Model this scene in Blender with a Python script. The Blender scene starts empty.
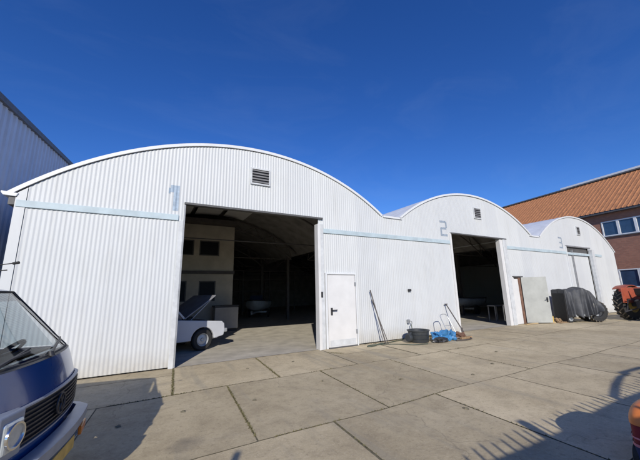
import bpy, math, random
from mathutils import Vector, Matrix, Euler
from mathutils import noise as mnoise
random.seed(7)
C = bpy.context.scene.collection
SC = bpy.context.scene
R = math.radians
sin, cos, pi = math.sin, math.cos, math.pi

# ------------------------------------------------------------------ camera
YAW, PITCH, ROLL = 0.51118, 0.201605, -0.020783
fw = Vector((sin(YAW)*cos(PITCH), cos(YAW)*cos(PITCH), sin(PITCH)))
rt = Vector((cos(YAW), -sin(YAW), 0)); up = rt.cross(fw)
rt2 = rt*cos(ROLL) + up*sin(ROLL); up2 = up*cos(ROLL) - rt*sin(ROLL)
cam = bpy.data.cameras.new('camera'); cam.sensor_width = 36; cam.lens = 36*302.06/640
cam.clip_start = 0.02; cam.clip_end = 1500
camo = bpy.data.objects.new('camera', cam); C.objects.link(camo)
M3 = Matrix((rt2, up2, -fw)).transposed()
camo.matrix_world = Matrix.Translation((0, 0, 1.6)) @ M3.to_4x4()
SC.camera = camo

# ------------------------------------------------------------------ light
w = bpy.data.worlds.new('World'); SC.world = w; w.use_nodes = True
wn = w.node_tree.nodes; sky = wn.new('ShaderNodeTexSky'); sky.sky_type = 'NISHITA'; sky.sun_disc = False
sky.sun_elevation = R(26.9); sky.sun_rotation = R(206.2)
sky.air_density = 1.0; sky.dust_density = 0.0; sky.ozone_density = 7.0; sky.altitude = 0
bg = wn['Background']; bg.inputs[1].default_value = 0.12
hs_ = wn.new('ShaderNodeHueSaturation'); hs_.inputs['Saturation'].default_value = 1.16; hs_.inputs['Hue'].default_value = .515; hs_.inputs['Value'].default_value = 1.0
w.node_tree.links.new(sky.outputs[0], hs_.inputs['Color']); tcw = wn.new('ShaderNodeTexCoord'); mpw = wn.new('ShaderNodeMapping'); mpw.inputs['Scale'].default_value = (1.2, 3.2, 6.0); mpw.inputs['Rotation'].default_value = (0, .35, .5)
nzw = wn.new('ShaderNodeTexNoise'); nzw.inputs['Scale'].default_value = 1.6; nzw.inputs['Detail'].default_value = 9; nzw.inputs['Roughness'].default_value = .62; nzw.inputs['Distortion'].default_value = .6
rpw = wn.new('ShaderNodeValToRGB'); rpw.color_ramp.elements[0].position = .50; rpw.color_ramp.elements[0].color = (0, 0, 0, 1); rpw.color_ramp.elements[1].position = .85; rpw.color_ramp.elements[1].color = (.04, .04, .04, 1)
mxw = wn.new('ShaderNodeMix'); mxw.data_type = 'RGBA'; mxw.inputs[7].default_value = (4.0, 5.0, 6.4, 1)
L_ = w.node_tree.links; L_.new(tcw.outputs['Generated'], mpw.inputs[0]); L_.new(mpw.outputs[0], nzw.inputs['Vector']); L_.new(nzw.outputs['Fac'], rpw.inputs[0]); L_.new(rpw.outputs[0], mxw.inputs[0])
L_.new(hs_.outputs[0], mxw.inputs[6]); L_.new(mxw.outputs[2], bg.inputs[0])   # faint cirrus
sun = bpy.data.lights.new('sun', 'SUN'); sun.energy = 3.9; sun.angle = R(0.53); sun.color = (1.0, 0.93, 0.82)
suno = bpy.data.objects.new('sun', sun); C.objects.link(suno)
suno.rotation_euler = Vector((0.87, 1.77, -1.0)).to_track_quat('-Z', 'Y').to_euler()
vs = SC.view_settings; vs.view_transform = 'Standard'; vs.look = 'None'; vs.exposure = 0.18; vs.gamma = 1.0
vs.use_curve_mapping = False
SC.cycles.max_bounces = 8; SC.cycles.transparent_max_bounces = 16

# ------------------------------------------------------------------ materials
def nt(name):
    m = bpy.data.materials.new(name); m.use_nodes = True
    return m, m.node_tree.nodes, m.node_tree.links, m.node_tree.nodes['Principled BSDF']
def coords(n, l, scale=(1, 1, 1), kind='Object'):
    tc = n.new('ShaderNodeTexCoord'); mp = n.new('ShaderNodeMapping'); mp.inputs['Scale'].default_value = scale
    l.new(tc.outputs[kind], mp.inputs[0]); return mp.outputs[0]
def noise(n, l, vec, scale, detail=5, rough=.6):
    t = n.new('ShaderNodeTexNoise'); t.inputs['Scale'].default_value = scale; t.inputs['Detail'].default_value = detail
    t.inputs['Roughness'].default_value = rough; l.new(vec, t.inputs['Vector']); return t.outputs['Fac']
def ramp(n, l, fac, stops):
    r = n.new('ShaderNodeValToRGB'); el = r.color_ramp.elements
    while len(el) < len(stops): el.new(0.5)
    for e, (p_, c_) in zip(el, stops): e.position = p_; e.color = (*c_, 1) if len(c_) == 3 else c_
    l.new(fac, r.inputs[0]); return r.outputs[0]
def mixc(n, l, a, b, f, mode='MIX'):
    m = n.new('ShaderNodeMix'); m.data_type = 'RGBA'; m.blend_type = mode
    for sock, v in ((m.inputs[0], f), (m.inputs[6], a), (m.inputs[7], b)):
        if hasattr(v, 'links'): l.new(v, sock)
        else: sock.default_value = v if not isinstance(v, tuple) else (*v[:3], 1)
    return m.outputs[2]
def bump(n, l, bs, h, strength=.3, dist=.01):
    b = n.new('ShaderNodeBump'); b.inputs['Strength'].default_value = strength; b.inputs['Distance'].default_value = dist
    l.new(h, b.inputs['Height']); l.new(b.outputs[0], bs.inputs['Normal'])
def mat(name, col, rough=.6, metal=0., var=.12, sc=6., bmp=0., bsc=60., spec=.5, coat=0., streak=None):
    m, n, l, bs = nt(name)
    v = coords(n, l, streak or (1, 1, 1))
    f = noise(n, l, v, sc)
    lo = tuple(c*(1-var) for c in col); hi = tuple(min(1, c*(1+var)) for c in col)
    l.new(ramp(n, l, f, [(.3, lo), (.7, hi)]), bs.inputs['Base Color'])
    bs.inputs['Metallic'].default_value = metal; bs.inputs['Roughness'].default_value = rough
    bs.inputs['Specular IOR Level'].default_value = spec; bs.inputs['Coat Weight'].default_value = coat
    bs.inputs['Coat Roughness'].default_value = .05
    if bmp: bump(n, l, bs, noise(n, l, v, bsc), bmp, .004)
    return m
def glass(name, tint=(.60, .66, .69), ior=1.45, base=.0):
    m = bpy.data.materials.new(name); m.use_nodes = True; n = m.node_tree.nodes; l = m.node_tree.links
    n.remove(n['Principled BSDF']); tr = n.new('ShaderNodeBsdfTransparent'); tr.inputs[0].default_value = (*tint, 1)
    gl = n.new('ShaderNodeBsdfGlossy'); gl.inputs['Roughness'].default_value = .02
    fr = n.new('ShaderNodeFresnel'); fr.inputs[0].default_value = ior
    ad = n.new('ShaderNodeMath'); ad.operation = 'ADD'; ad.inputs[1].default_value = base; l.new(fr.outputs[0], ad.inputs[0])
    mx = n.new('ShaderNodeMixShader'); l.new(ad.outputs[0], mx.inputs[0]); l.new(tr.outputs[0], mx.inputs[1]); l.new(gl.outputs[0], mx.inputs[2])
    l.new(mx.outputs[0], n['Material Output'].inputs[0]); return m

def wall_paint(name, base, dirt):
    m, n, l, bs = nt(name)
    v = coords(n, l); vstr = coords(n, l, (3.5, 3.5, .35))
    big = noise(n, l, v, .7, 4); st = noise(n, l, vstr, 1.6, 8, .7)
    c1 = ramp(n, l, big, [(.3, tuple(c*.93 for c in base)), (.7, base)])
    c2 = mixc(n, l, c1, dirt, ramp(n, l, st, [(.5, (0, 0, 0)), (.85, (.55, .55, .55))]))
    sx0 = n.new('ShaderNodeSeparateXYZ'); tc0 = n.new('ShaderNodeTexCoord'); l.new(tc0.outputs['Object'], sx0.inputs[0])
    dv0 = n.new('ShaderNodeMath'); dv0.operation = 'DIVIDE'; dv0.inputs[1].default_value = .826; l.new(sx0.outputs[0], dv0.inputs[0])
    fl0 = n.new('ShaderNodeMath'); fl0.operation = 'FLOOR'; l.new(dv0.outputs[0], fl0.inputs[0])
    wn0 = n.new('ShaderNodeTexWhiteNoise'); wn0.noise_dimensions = '1D'; l.new(fl0.outputs[0], wn0.inputs['W'])
    c2 = mixc(n, l, c2, ramp(n, l, wn0.outputs['Value'], [(0, (.93, .935, .95)), (1, (1, 1, 1))]), 1.0, 'MULTIPLY')
    fr0 = n.new('ShaderNodeMath'); fr0.operation = 'FRACT'; l.new(dv0.outputs[0], fr0.inputs[0])
    c2 = mixc(n, l, c2, (.42, .42, .42), ramp(n, l, fr0.outputs[0], [(.004, (.5, .5, .5)), (.010, (0, 0, 0))]))
    # splash dirt along the foot of the sheets
    sx = n.new('ShaderNodeSeparateXYZ'); tc = n.new('ShaderNodeTexCoord'); l.new(tc.outputs['Object'], sx.inputs[0])
    mr = n.new('ShaderNodeMapRange'); mr.inputs[1].default_value = .45; mr.inputs[2].default_value = 0.; l.new(sx.outputs[2], mr.inputs[0])
    ml = n.new('ShaderNodeMath'); ml.operation = 'MULTIPLY'; l.new(mr.outputs[0], ml.inputs[0]); l.new(noise(n, l, v, 5, 6), ml.inputs[1])
    c3 = mixc(n, l, c2, (.36, .33, .27), ml.outputs[0])
    # thin dark scuffs
    sp = noise(n, l, coords(n, l, (9, 9, 4)), 3, 3)
    c4 = mixc(n, l, c3, (.3, .3, .3), ramp(n, l, sp, [(.76, (0, 0, 0)), (.8, (.5, .5, .5))]))
    l.new(c4, bs.inputs['Base Color']); bs.inputs['Roughness'].default_value = .5; bs.inputs['Specular IOR Level'].default_value = .35
    bump(n, l, bs, noise(n, l, v, 25), .12, .004)
    return m
M = {}
M['wall'] = wall_paint('white_sheet_paint', (.62, .64, .64), (.47, .47, .44))
M['stripe'] = mat('pale_blue_trim', (.43, .52, .56), .55, var=.14, sc=3)
M['numpaint'] = mat('faded_blue_paint', (.30, .38, .47), .6, var=.2, sc=12)
M['numpaint2'] = mat('faded_grey_paint', (.27, .32, .38), .6, var=.25, sc=12)
M['fascia'] = mat('white_fascia', (.66, .68, .69), .45, var=.06, sc=3)
M['roof'] = mat('pale_roof_sheet', (.62, .65, .68), .5, var=.1, sc=2)
M['trim'] = mat('grey_white_trim', (.55, .57, .58), .5, var=.14, sc=5)
M['darksteel'] = mat('dark_steel', (.05, .05, .055), .5, metal=.3, var=.2, sc=6)
M['jamb'] = mat('dark_frame', (.09, .09, .09), .6, var=.25, sc=6)
M['zinc'] = mat('weathered_zinc', (.33, .34, .35), .5, metal=.4, var=.2, sc=5)
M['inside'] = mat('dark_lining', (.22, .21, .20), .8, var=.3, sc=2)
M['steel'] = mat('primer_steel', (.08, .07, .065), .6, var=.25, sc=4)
M['cream'] = mat('dusty_cream_render', (.50, .46, .38), .9, var=.15, sc=2, bmp=.2)
M['vent'] = mat('grey_vent', (.20, .20, .20), .6, var=.2)
M['black'] = mat('black_rubber', (.022, .022, .022), .75, var=.25, sc=14, bmp=.2)
M['blackp'] = mat('black_plastic', (.03, .03, .032), .45, var=.15, sc=10)
M['doorwhite'] = mat('white_door_paint', (.66, .66, .65), .4, var=.05, sc=3)
M['doorgrey'] = mat('grey_beige_door', (.36, .37, .345), .5, var=.12, sc=2.5, bmp=.1)
M['rust'] = mat('brown_wood', (.16, .085, .055), .8, var=.3, sc=8)
M['vanblue'] = mat('dark_blue_car_paint', (.006, .07, .26), .22, var=.1, sc=3, coat=.6)
M['chrome'] = mat('chrome', (.7, .7, .7), .12, metal=1, var=.02)
M['silver'] = mat('silver_bumper', (.30, .34, .41), .4, metal=.3, var=.1, sc=8)
M['glass'] = glass('window_glass')
M['dglass'] = mat('dark_window_glass', (.03, .06, .12), .06, var=.2, sc=2, spec=.9)
M['dpane'] = mat('dusty_dark_pane', (.012, .014, .018), .45, var=.2, sc=2, spec=.15)
M['lens'] = mat('headlamp_glass', (.55, .6, .62), .12, metal=.4, var=.1, sc=30)
M['amber'] = mat('amber_lens', (.75, .22, .02), .2, var=.15, sc=20)
M['redlens'] = mat('red_lens', (.5, .02, .02), .2, var=.1)
M['seat'] = mat('grey_seat_cloth', (.13, .14, .16), .9, var=.15, sc=20, bmp=.2)
M['dash'] = mat('dark_dashboard', (.035, .035, .04), .7, var=.2, sc=10)
M['tint'] = glass('tinted_glass_band', (.28, .31, .34), 1.45, .05)
M['carwhite'] = mat('old_white_car_paint', (.50, .52, .56), .35, var=.06, sc=3, coat=.4)
M['hoodin'] = mat('dark_hood_underside', (.05, .05, .055), .7, var=.3, sc=6)
M['bonnetgrey'] = mat('weathered_grey_bonnet', (.21, .215, .235), .5, var=.25, sc=5)
M['tarp'] = mat('dark_grey_tarpaulin', (.055, .058, .064), .62, var=.3, sc=4, bmp=.25, bsc=18)
M['bluetarp'] = mat('bright_blue_tarpaulin', (.045, .19, .40), .45, var=.25, sc=6, bmp=.2, bsc=25)
M['tub'] = mat('dark_grey_tub_plastic', (.035, .04, .045), .5, var=.2, sc=8)
M['galv'] = mat('galvanised_steel', (.45, .47, .48), .45, metal=.5, var=.15, sc=8)
M['wood'] = mat('weathered_wood', (.30, .20, .11), .85, var=.3, sc=9, bmp=.2)
M['palewood'] = mat('pale_wood', (.48, .36, .20), .8, var=.25, sc=9, bmp=.2)
M['yellow'] = mat('faded_yellow_paint', (.65, .45, .12), .6, var=.2, sc=9)
M['orange'] = mat('faded_orange_red_paint', (.33, .075, .04), .45, var=.18, sc=5, coat=.2)
M['orange2'] = mat('bright_orange_plastic', (.65, .20, .05), .45, var=.15, sc=5)
M['darkred'] = mat('dark_red_cloth', (.16, .012, .02), .8, var=.25, sc=9)
M['pink'] = mat('faded_pink_band', (.50, .18, .22), .7, var=.15, sc=9)
M['navy'] = mat('navy_cloth', (.015, .03, .11), .8, var=.25, sc=9)
M['mud'] = mat('dried_mud', (.15, .125, .095), .9, var=.3, sc=14, bmp=.4)
M['fence'] = mat('dark_green_fence_paint', (.03, .05, .04), .6, var=.2, sc=6)
M['hose'] = mat('dark_garden_hose', (.05, .07, .05), .5, var=.2, sc=9)
M['boat'] = mat('dull_boat_gelcoat', (.42, .45, .46), .5, var=.15, sc=3)
M['beige'] = mat('beige_sheet', (.42, .40, .36), .8, var=.15, sc=1.5)
M['leaf'] = mat('moss_and_weeds', (.15, .135, .06), .9, var=.45, sc=30)
M['soil'] = mat('joint_dirt', (.15, .135, .09), .95, var=.4, sc=20, bmp=.4)
M['sill'] = mat('white_window_frame', (.70, .72, .74), .5, var=.06)
M['gut'] = mat('grey_eave_board', (.10, .10, .105), .6, var=.2)

def make_concrete():
    m, n, l, bs = nt('worn_concrete')
    v = coords(n, l)
    a = noise(n, l, v, .55, 5, .65); b = noise(n, l, v, 3.2, 7, .7); c = noise(n, l, v, 38, 5, .7); d = noise(n, l, v, 180, 2)
    base = ramp(n, l, a, [(.28, (.38, .335, .25)), (.5, (.50, .45, .345)), (.72, (.57, .52, .41))])
    base = mixc(n, l, base, (.27, .235, .18), ramp(n, l, b, [(.46, (0, 0, 0)), (.72, (.55, .55, .55))]))
    base = mixc(n, l, base, (.66, .62, .52), ramp(n, l, noise(n, l, coords(n, l, (1, 1.6, 1)), 1.9, 8, .75), [(.56, (0, 0, 0)), (.75, (.45, .45, .45))]))
    base = mixc(n, l, base, (.68, .64, .55), ramp(n, l, c, [(.52, (0, 0, 0)), (.75, (.5, .5, .5))]))
    base = mixc(n, l, base, (.20, .175, .135), ramp(n, l, noise(n, l, v, 16, 6, .78), [(.53, (0, 0, 0)), (.70, (.6, .6, .6))]))
    base = mixc(n, l, base, (.14, .12, .09), ramp(n, l, d, [(.60, (0, 0, 0)), (.72, (.45, .45, .45))]))
    at = n.new('ShaderNodeAttribute'); at.attribute_name = 'tone'
    base = mixc(n, l, base, at.outputs['Color'], 1.0, 'MULTIPLY')
    base = mixc(n, l, base, (1.08, 1.01, .88), 1.0, 'MULTIPLY')
    # worn wheel tracks leading into the halls and damp blotches
    trk = noise(n, l, coords(n, l, (2.4, .22, 1)), 1.0, 4, .6)
    base = mixc(n, l, base, (.27, .25, .20), ramp(n, l, trk, [(.55, (0, 0, 0)), (.70, (.5, .5, .5))]))
    blt = noise(n, l, coords(n, l, (1, 1.3, 1)), 1.1, 3, .5)
    base = mixc(n, l, base, (.32, .285, .22), ramp(n, l, blt, [(.60, (0, 0, 0)), (.68, (.18, .18, .18))]))
    # dark oily spots
    vo = n.new('ShaderNodeTexVoronoi'); vo.inputs['Scale'].default_value = .55; vo.inputs['Randomness'].default_value = 1
    wv = n.new('ShaderNodeVectorMath'); wv.operation = 'ADD'; nz = n.new('ShaderNodeTexNoise'); nz.inputs['Scale'].default_value = 3
    l.new(v, nz.inputs['Vector']); sc_ = n.new('ShaderNodeVectorMath'); sc_.operation = 'SCALE'; sc_.inputs['Scale'].default_value = .35
    l.new(nz.outputs['Color'], sc_.inputs[0]); l.new(v, wv.inputs[0]); l.new(sc_.outputs[0], wv.inputs[1]); l.new(wv.outputs[0], vo.inputs['Vector'])
    base = mixc(n, l, base, (.13, .115, .095), ramp(n, l, vo.outputs['Distance'], [(.03, (.6, .6, .6)), (.12, (0, 0, 0))]))
    # hairline cracks
    vc = n.new('ShaderNodeTexVoronoi'); vc.feature = 'DISTANCE_TO_EDGE'; vc.inputs['Scale'].default_value = .32
    l.new(wv.outputs[0], vc.inputs['Vector'])
    base = mixc(n, l, base, (.10, .09, .07), ramp(n, l, vc.outputs['Distance'], [(.0004, (.3, .3, .3)), (.0018, (0, 0, 0))]))
    l.new(base, bs.inputs['Base Color']); bs.inputs['Roughness'].default_value = .92; bs.inputs['Specular IOR Level'].default_value = .25
    bump(n, l, bs, mixc(n, l, b, c, .55), .55, .012)
    return m
M['concrete'] = make_concrete()
M['ground'] = mat('bare_earth', (.12, .105, .08), .95, var=.35, sc=1.2, bmp=.4, bsc=12)
M['floor'] = mat('dusty_hall_floor', (.46, .425, .35), .9, var=.22, sc=2.2, bmp=.2, bsc=30)

def brick_mat():
    m, n, l, bs = nt('red_brown_brick')
    v = coords(n, l); sx = n.new('ShaderNodeSeparateXYZ'); l.new(v, sx.inputs[0]); cb = n.new('ShaderNodeCombineXYZ')
    l.new(sx.outputs[1], cb.inputs[0]); l.new(sx.outputs[2], cb.inputs[1])
    bt = n.new('ShaderNodeTexBrick'); bt.inputs['Scale'].default_value = 1; bt.inputs['Brick Width'].default_value = .22
    bt.inputs['Row Height'].default_value = .065; bt.inputs['Mortar Size'].default_value = .006
    bt.inputs['Color1'].default_value = (.40, .18, .115, 1); bt.inputs['Color2'].default_value = (.30, .13, .085, 1)
    bt.inputs['Mortar'].default_value = (.20, .17, .14, 1); l.new(cb.outputs[0], bt.inputs['Vector'])
    l.new(mixc(n, l, bt.outputs['Color'], (.20, .12, .095), ramp(n, l, noise(n, l, v, .6), [(.45, (0, 0, 0)), (.75, (.5, .5, .5))])), bs.inputs['Base Color'])
    bs.inputs['Roughness'].default_value = .9; return m
M['brick'] = brick_mat()
M['tile'] = mat('orange_roof_sheets', (.42, .18, .075), .85, var=.30, sc=2.6, bmp=.2, bsc=10, streak=(1, 3, 1))
M['bluewall'] = mat('blue_grey_cladding', (.46, .51, .60), .5, var=.08, sc=2)

# ------------------------------------------------------------------ helpers
class MB:
    def __init__(s): s.v = []; s.f = []; s.fa = []
    def add(s, vs_, fs): o = len(s.v); s.v += [tuple(x) for x in vs_]; s.f += [tuple(i+o for i in f) for f in fs]; return s
    def box(s, a, b, mtx=None):
        x0, y0, z0 = a; x1, y1, z1 = b
        v = [(x0, y0, z0), (x1, y0, z0), (x1, y1, z0), (x0, y1, z0), (x0, y0, z1), (x1, y0, z1), (x1, y1, z1), (x0, y1, z1)]
        if mtx: v = [mtx @ Vector(q) for q in v]
        return s.add(v, [(3, 2, 1, 0), (4, 5, 6, 7), (0, 1, 5, 4), (1, 2, 6, 5), (2, 3, 7, 6), (3, 0, 4, 7)])
    def prism(s, poly, a, b, axis='y'):
        # poly in the plane normal to axis, extruded from a to b
        def P(u, v_, t): return {'y': (u, t, v_), 'x': (t, u, v_), 'z': (u, v_, t)}[axis]
        n = len(poly); v = [P(u, q, a) for u, q in poly] + [P(u, q, b) for u, q in poly]
        return s.add(v, [tuple(range(n)), tuple(range(2*n-1, n-1, -1))] + [(i, i+n, (i+1) % n+n, (i+1) % n) for i in range(n)])
    def tube(s, pts, r, seg=8, cap=True):
        pts = [Vector(p_) for p_ in pts]; rs = r if isinstance(r, (list, tuple)) else [r]*len(pts); v = []; f = []; last = None
        for i, p_ in enumerate(pts):
            d = (pts[min(i+1, len(pts)-1)] - pts[max(i-1, 0)]).normalized()
            if last is None: a = d.orthogonal().normalized()
            else: a = (last - d*last.dot(d)).normalized()
            last = a; b = d.cross(a)
            v += [p_ + (a*cos(2*pi*k/seg) + b*sin(2*pi*k/seg))*rs[i] for k in range(seg)]
        for i in range(len(pts)-1):
            for k in range(seg): f.append((i*seg+k, i*seg+(k+1) % seg, (i+1)*seg+(k+1) % seg, (i+1)*seg+k))
        if cap: f += [tuple(range(seg-1, -1, -1)), tuple(range((len(pts)-1)*seg, len(pts)*seg))]
        return s.add(v, f)
    def lathe(s, prof, o=(0, 0, 0), axis='z', seg=32):
        v = []; f = []; n = len(prof)
        for k in range(seg):
            a = 2*pi*k/seg
            for r_, h_ in prof:
                q = {'z': (r_*cos(a), r_*sin(a), h_), 'y': (r_*cos(a), h_, r_*sin(a)), 'x': (h_, r_*cos(a), r_*sin(a))}[axis]
                v.append((q[0]+o[0], q[1]+o[1], q[2]+o[2]))
        for k in range(seg):
            for i in range(n-1):
                k2 = (k+1) % seg; f.append((k*n+i, k2*n+i, k2*n+i+1, k*n+i+1))
        return s.add(v, f)
    def grid(s, P, nu, nv):
        v = [P(i/(nu-1), j/(nv-1)) for i in range(nu) for j in range(nv)]
        return s.add(v, [(i*nv+j, (i+1)*nv+j, (i+1)*nv+j+1, i*nv+j+1) for i in range(nu-1) for j in range(nv-1)])
    def build(s, name, m, parent=None, smooth=False, bevel=0, solid=0, world=True, label=None, sub=0):
        me = bpy.data.meshes.new(name); v = s.v
        if parent is not None and world:
            q = parent; off = Vector((0, 0, 0))
            while q is not None: off += q.location; q = q.parent
            v = [(a-off.x, b-off.y, c-off.z) for a, b, c in v]
        me.from_pydata(v, [], s.f); me.update()
        import bmesh
        bm = bmesh.new(); bm.from_mesh(me); bmesh.ops.recalc_face_normals(bm, faces=bm.faces); bm.to_mesh(me); bm.free()
        me.materials.append(m)
        if smooth:
            for p_ in me.polygons: p_.use_smooth = True
            try: me.set_sharp_from_angle(angle=R(40))
            except Exception: pass
        o = bpy.data.objects.new(name, me); C.objects.link(o)
        if parent is not None: o.parent = parent
        if solid: md = o.modifiers.new('solid', 'SOLIDIFY'); md.thickness = solid; md.offset = 0
        if bevel: md = o.modifiers.new('bevel', 'BEVEL'); md.width = bevel; md.segments = 3; md.limit_method = 'ANGLE'; md.angle_limit = R(35)
        if sub: md = o.modifiers.new('sub', 'SUBSURF'); md.levels = md.render_levels = sub
        if label: o['label'] = label
        return o
def tag(o, label, cat, group=None):
    o['label'] = label; o['category'] = cat
    if group: o['group'] = group
    return o
def thing(name, loc, label, cat, rz=0, group=None):
    o = bpy.data.objects.new(name, None); C.objects.link(o); o.empty_display_size = .2
    o.location = loc; o.rotation_euler = (0, 0, rz); return tag(o, label, cat, group)
def struct(o, kind='structure'): o['kind'] = kind; return o
def chaikin(pts, it=2):
    pts = [Vector(p_) for p_ in pts]
    for _ in range(it):
        q = [pts[0]]
        for a, b in zip(pts[:-1], pts[1:]): q += [a*.75+b*.25, a*.25+b*.75]
        pts = q + [pts[-1]]
    return pts

# ================================================================== GROUND
g = MB().add([(-300, -300, -.03), (300, -300, -.03), (300, 400, -.03), (-300, 400, -.03)], [(0, 1, 2, 3)])
struct(g.build('ground', M['ground']))
YF = 7.90   # facade plane
# concrete slabs: rows parallel to the facade, joints offset row by row, slightly out of true
rows = [(7.93, 5.86), (5.86, 3.62), (3.62, 1.42), (1.42, -.8), (-.8, -3.0), (-3.0, -5.2), (-5.2, -7.4)]
starts = [.60, 1.34, .28, 1.1, .2, 1.2, .4]
slab = MB(); tones = []
rnd = random.Random(3)
def rowy(y, x):  # rows wander a little
    return y + .03*sin(x*.7+y) + (.02*sin(x*2.1+y*3)) if y < 7.9 else y
JO = []
def slabquad(x0t, x1t, x0b, x1b, y1, y0):
    JO.append(((x0t, y1), (x0b, y0)))
    gap = .008; n = 18; t = 1 + rnd.uniform(-.17, .07); dz = rnd.uniform(-.0015, .0015)
    vs_ = []
    for i in range(n+1):
        u = i/n
        xt = x0t+gap+(x1t-x0t-2*gap)*u; xb = x0b+gap+(x1b-x0b-2*gap)*u
        jt = .012*mnoise.noise((xt*6, y1*3, 0))-.01*max(0, mnoise.noise((xt*2.1, y1, 4))); jb = .012*mnoise.noise((xb*6, y0*3, 0))+.01*max(0, mnoise.noise((xb*2.1, y0, 9)))
        vs_ += [(xb, rowy(y0, xb)+gap+jb, dz), (xt, rowy(y1, xt)-gap+jt, dz), (xb, rowy(y0, xb)+gap+jb, -.03), (xt, rowy(y1, xt)-gap+jt, -.03)]
    f = []
    for i in range(n):
        a = i*4; b = a+4
        f += [(a, b, b+1, a+1)]
    slab.add(vs_, f); tones.extend([t]*len(f))
for (y1, y0), s0 in zip(rows, starts):
    x = s0 - 1.87*6
    lean = .07*(y1-y0)
    for k in range(28):
        if not (x > 46):
            if y1 > 7.9 and 4.2 < x < 5.0:  # an extra lengthwise joint in front of the entrance door
                slabquad(x, x+1.87, x-lean/2, x+1.87-lean/2, y1, 7.03); slabquad(x-lean/2, x+1.87-lean/2, x-lean, x+1.87-lean, 7.03, y0)
            elif y1 > 7.9 and x < .3:       # narrow strip along the wall beside the van
                slabquad(x, x+1.87, x, x+1.87, y1, 7.22); slabquad(x, x+1.87, x-lean, x+1.87-lean, 7.22, y0)
            else: slabquad(x, x+1.87, x-lean, x+1.87-lean, y1, y0)
        x += 1.87 + rnd.uniform(-.02, .02)
so = slab.build('concrete_yard', M['concrete'])
ca = so.data.color_attributes.new('tone', 'FLOAT_COLOR', 'CORNER')
li = 0
for p_ in so.data.polygons:
    t = tones[p_.index]
    for k in p_.loop_indices: ca.data[k].color = (t, t, t*.985, 1)
struct(so)
j = MB().add([(-11, -8, -.006), (46, -8, -.006), (46, 7.95, -.006), (-11, 7.95, -.006)], [(0, 1, 2, 3)])
struct(j.build('joint_filling', M['soil']))
# hall floor
fl = MB().add([(-2.35, 7.94, .002), (26.5, 7.94, .002), (26.5, 34, .002), (-2.35, 34, .002)], [(0, 1, 2, 3)])
struct(fl.build('hall_floor', M['floor']))
# weeds along joints (uncountable)
wd = MB()
def weed_line(a, b, n, spread=.03, h=.022):
    n = int(n*.8); spread *= .55
    for _ in range(n):
        t = rnd.random(); x = a[0]+(b[0]-a[0])*t+rnd.gauss(0, spread); y = a[1]+(b[1]-a[1])*t+rnd.gauss(0, spread)
        for _ in range(3):
            an = rnd.uniform(0, 2*pi); l_ = rnd.uniform(.3, 1)*h; dx, dy = cos(an)*l_, sin(an)*l_; wx, wy = -sin(an)*.006, cos(an)*.006
            wd.add([(x-wx, y-wy, .0), (x+wx, y+wy, .0), (x+dx, y+dy, l_*rnd.uniform(.2, 1.0))], [(0, 1, 2)])
def joint_near(x, y1):
    c_ = [j_ for j_ in JO if abs(j_[0][1]-y1) < .05]
    return min(c_, key=lambda j_: abs(j_[0][0]-x))
for x_, y_, n_, s_, f0, f1 in [(.6, 7.93, 800, .020, 0, 1), (2.5, 7.93, 560, .020, .05, 1), (1.3, 5.86, 480, .013, 0, .95), (3.2, 5.86, 160, .009, 0, 1), (4.9, 5.86, 110, .009, 0, .6),
                               (6.3, 7.93, 60, .012, .2, 1), (2.1, 3.62, 120, .010, 0, 1), (4.0, 3.62, 90, .009, 0, 1), (7.0, 5.86, 60, .010, 0, 1)]:
    (xa_, ya_), (xb_, yb_) = joint_near(x_, y_)
    weed_line((xa_+(xb_-xa_)*f0, ya_+(yb_-ya_)*f0), (xa_+(xb_-xa_)*f1, ya_+(yb_-ya_)*f1), n_, s_)
def row_weeds(x0, x1, y, n_):
    for _ in range(n_):
        x = rnd.uniform(x0, x1)
        if mnoise.noise((x*1.7, y, 0)) > -.05: weed_line((x, rowy(y, x)), (x+.03, rowy(y, x+.03)), 2, .010)
row_weeds(-1, .6, 5.86, 300); row_weeds(.6, 5.5, 5.86, 220); row_weeds(.9, 4.5, 3.62, 220); row_weeds(5.5, 9, 5.86, 90)
for a, b, n, s_ in [((5.8, 7.82), (10.2, 7.85), 260, .04), ((4.3, 7.4), (4.6, 7.1), 160, .04), ((8.2, 7.6), (10.0, 7.8), 160, .08)]:
    weed_line(a, b, n, s_)
for a, b, n, s_ in [] and [((.60, 7.9), (.47, 5.9), 700, .045), ((2.55, 7.7), (2.35, 5.95), 520, .028), ((1.30, 5.85), (1.12, 3.75), 420, .02), ((1.25, 5.85), (1.15, 5.3), 180, .025),
                    ((4.3, 7.4), (4.7, 7.05), 200, .05), ((4.5, 7.05), (4.25, 5.9), 90, .02), ((-.9, 6.0), (.5, 5.86), 260, .03), ((-.8, 6.1), (-.3, 5.95), 200, .05),
                    ((3.2, 5.8), (2.95, 3.6), 120, .014), ((5.6, 5.85), (6.6, 5.85), 90, .02), ((1.4, 5.86), (5.0, 5.86), 130, .012), ((1.2, 3.62), (3.2, 3.62), 110, .014), ((8.2, 7.6), (10.0, 7.8), 200, .08),
                    ((5.8, 7.82), (10.2, 7.85), 260, .04), ((2.03, 3.6), (1.95, 2.6), 90, .014), ((3.9, 3.6), (3.7, 2.3), 60, .014)]:
    weed_line(a, b, n, s_)
w_ = wd.build('weeds', M['leaf']); struct(w_, 'stuff'); w_['label'] = 'small weeds and moss growing in the joints between the concrete slabs'; w_['category'] = 'weeds'

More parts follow.
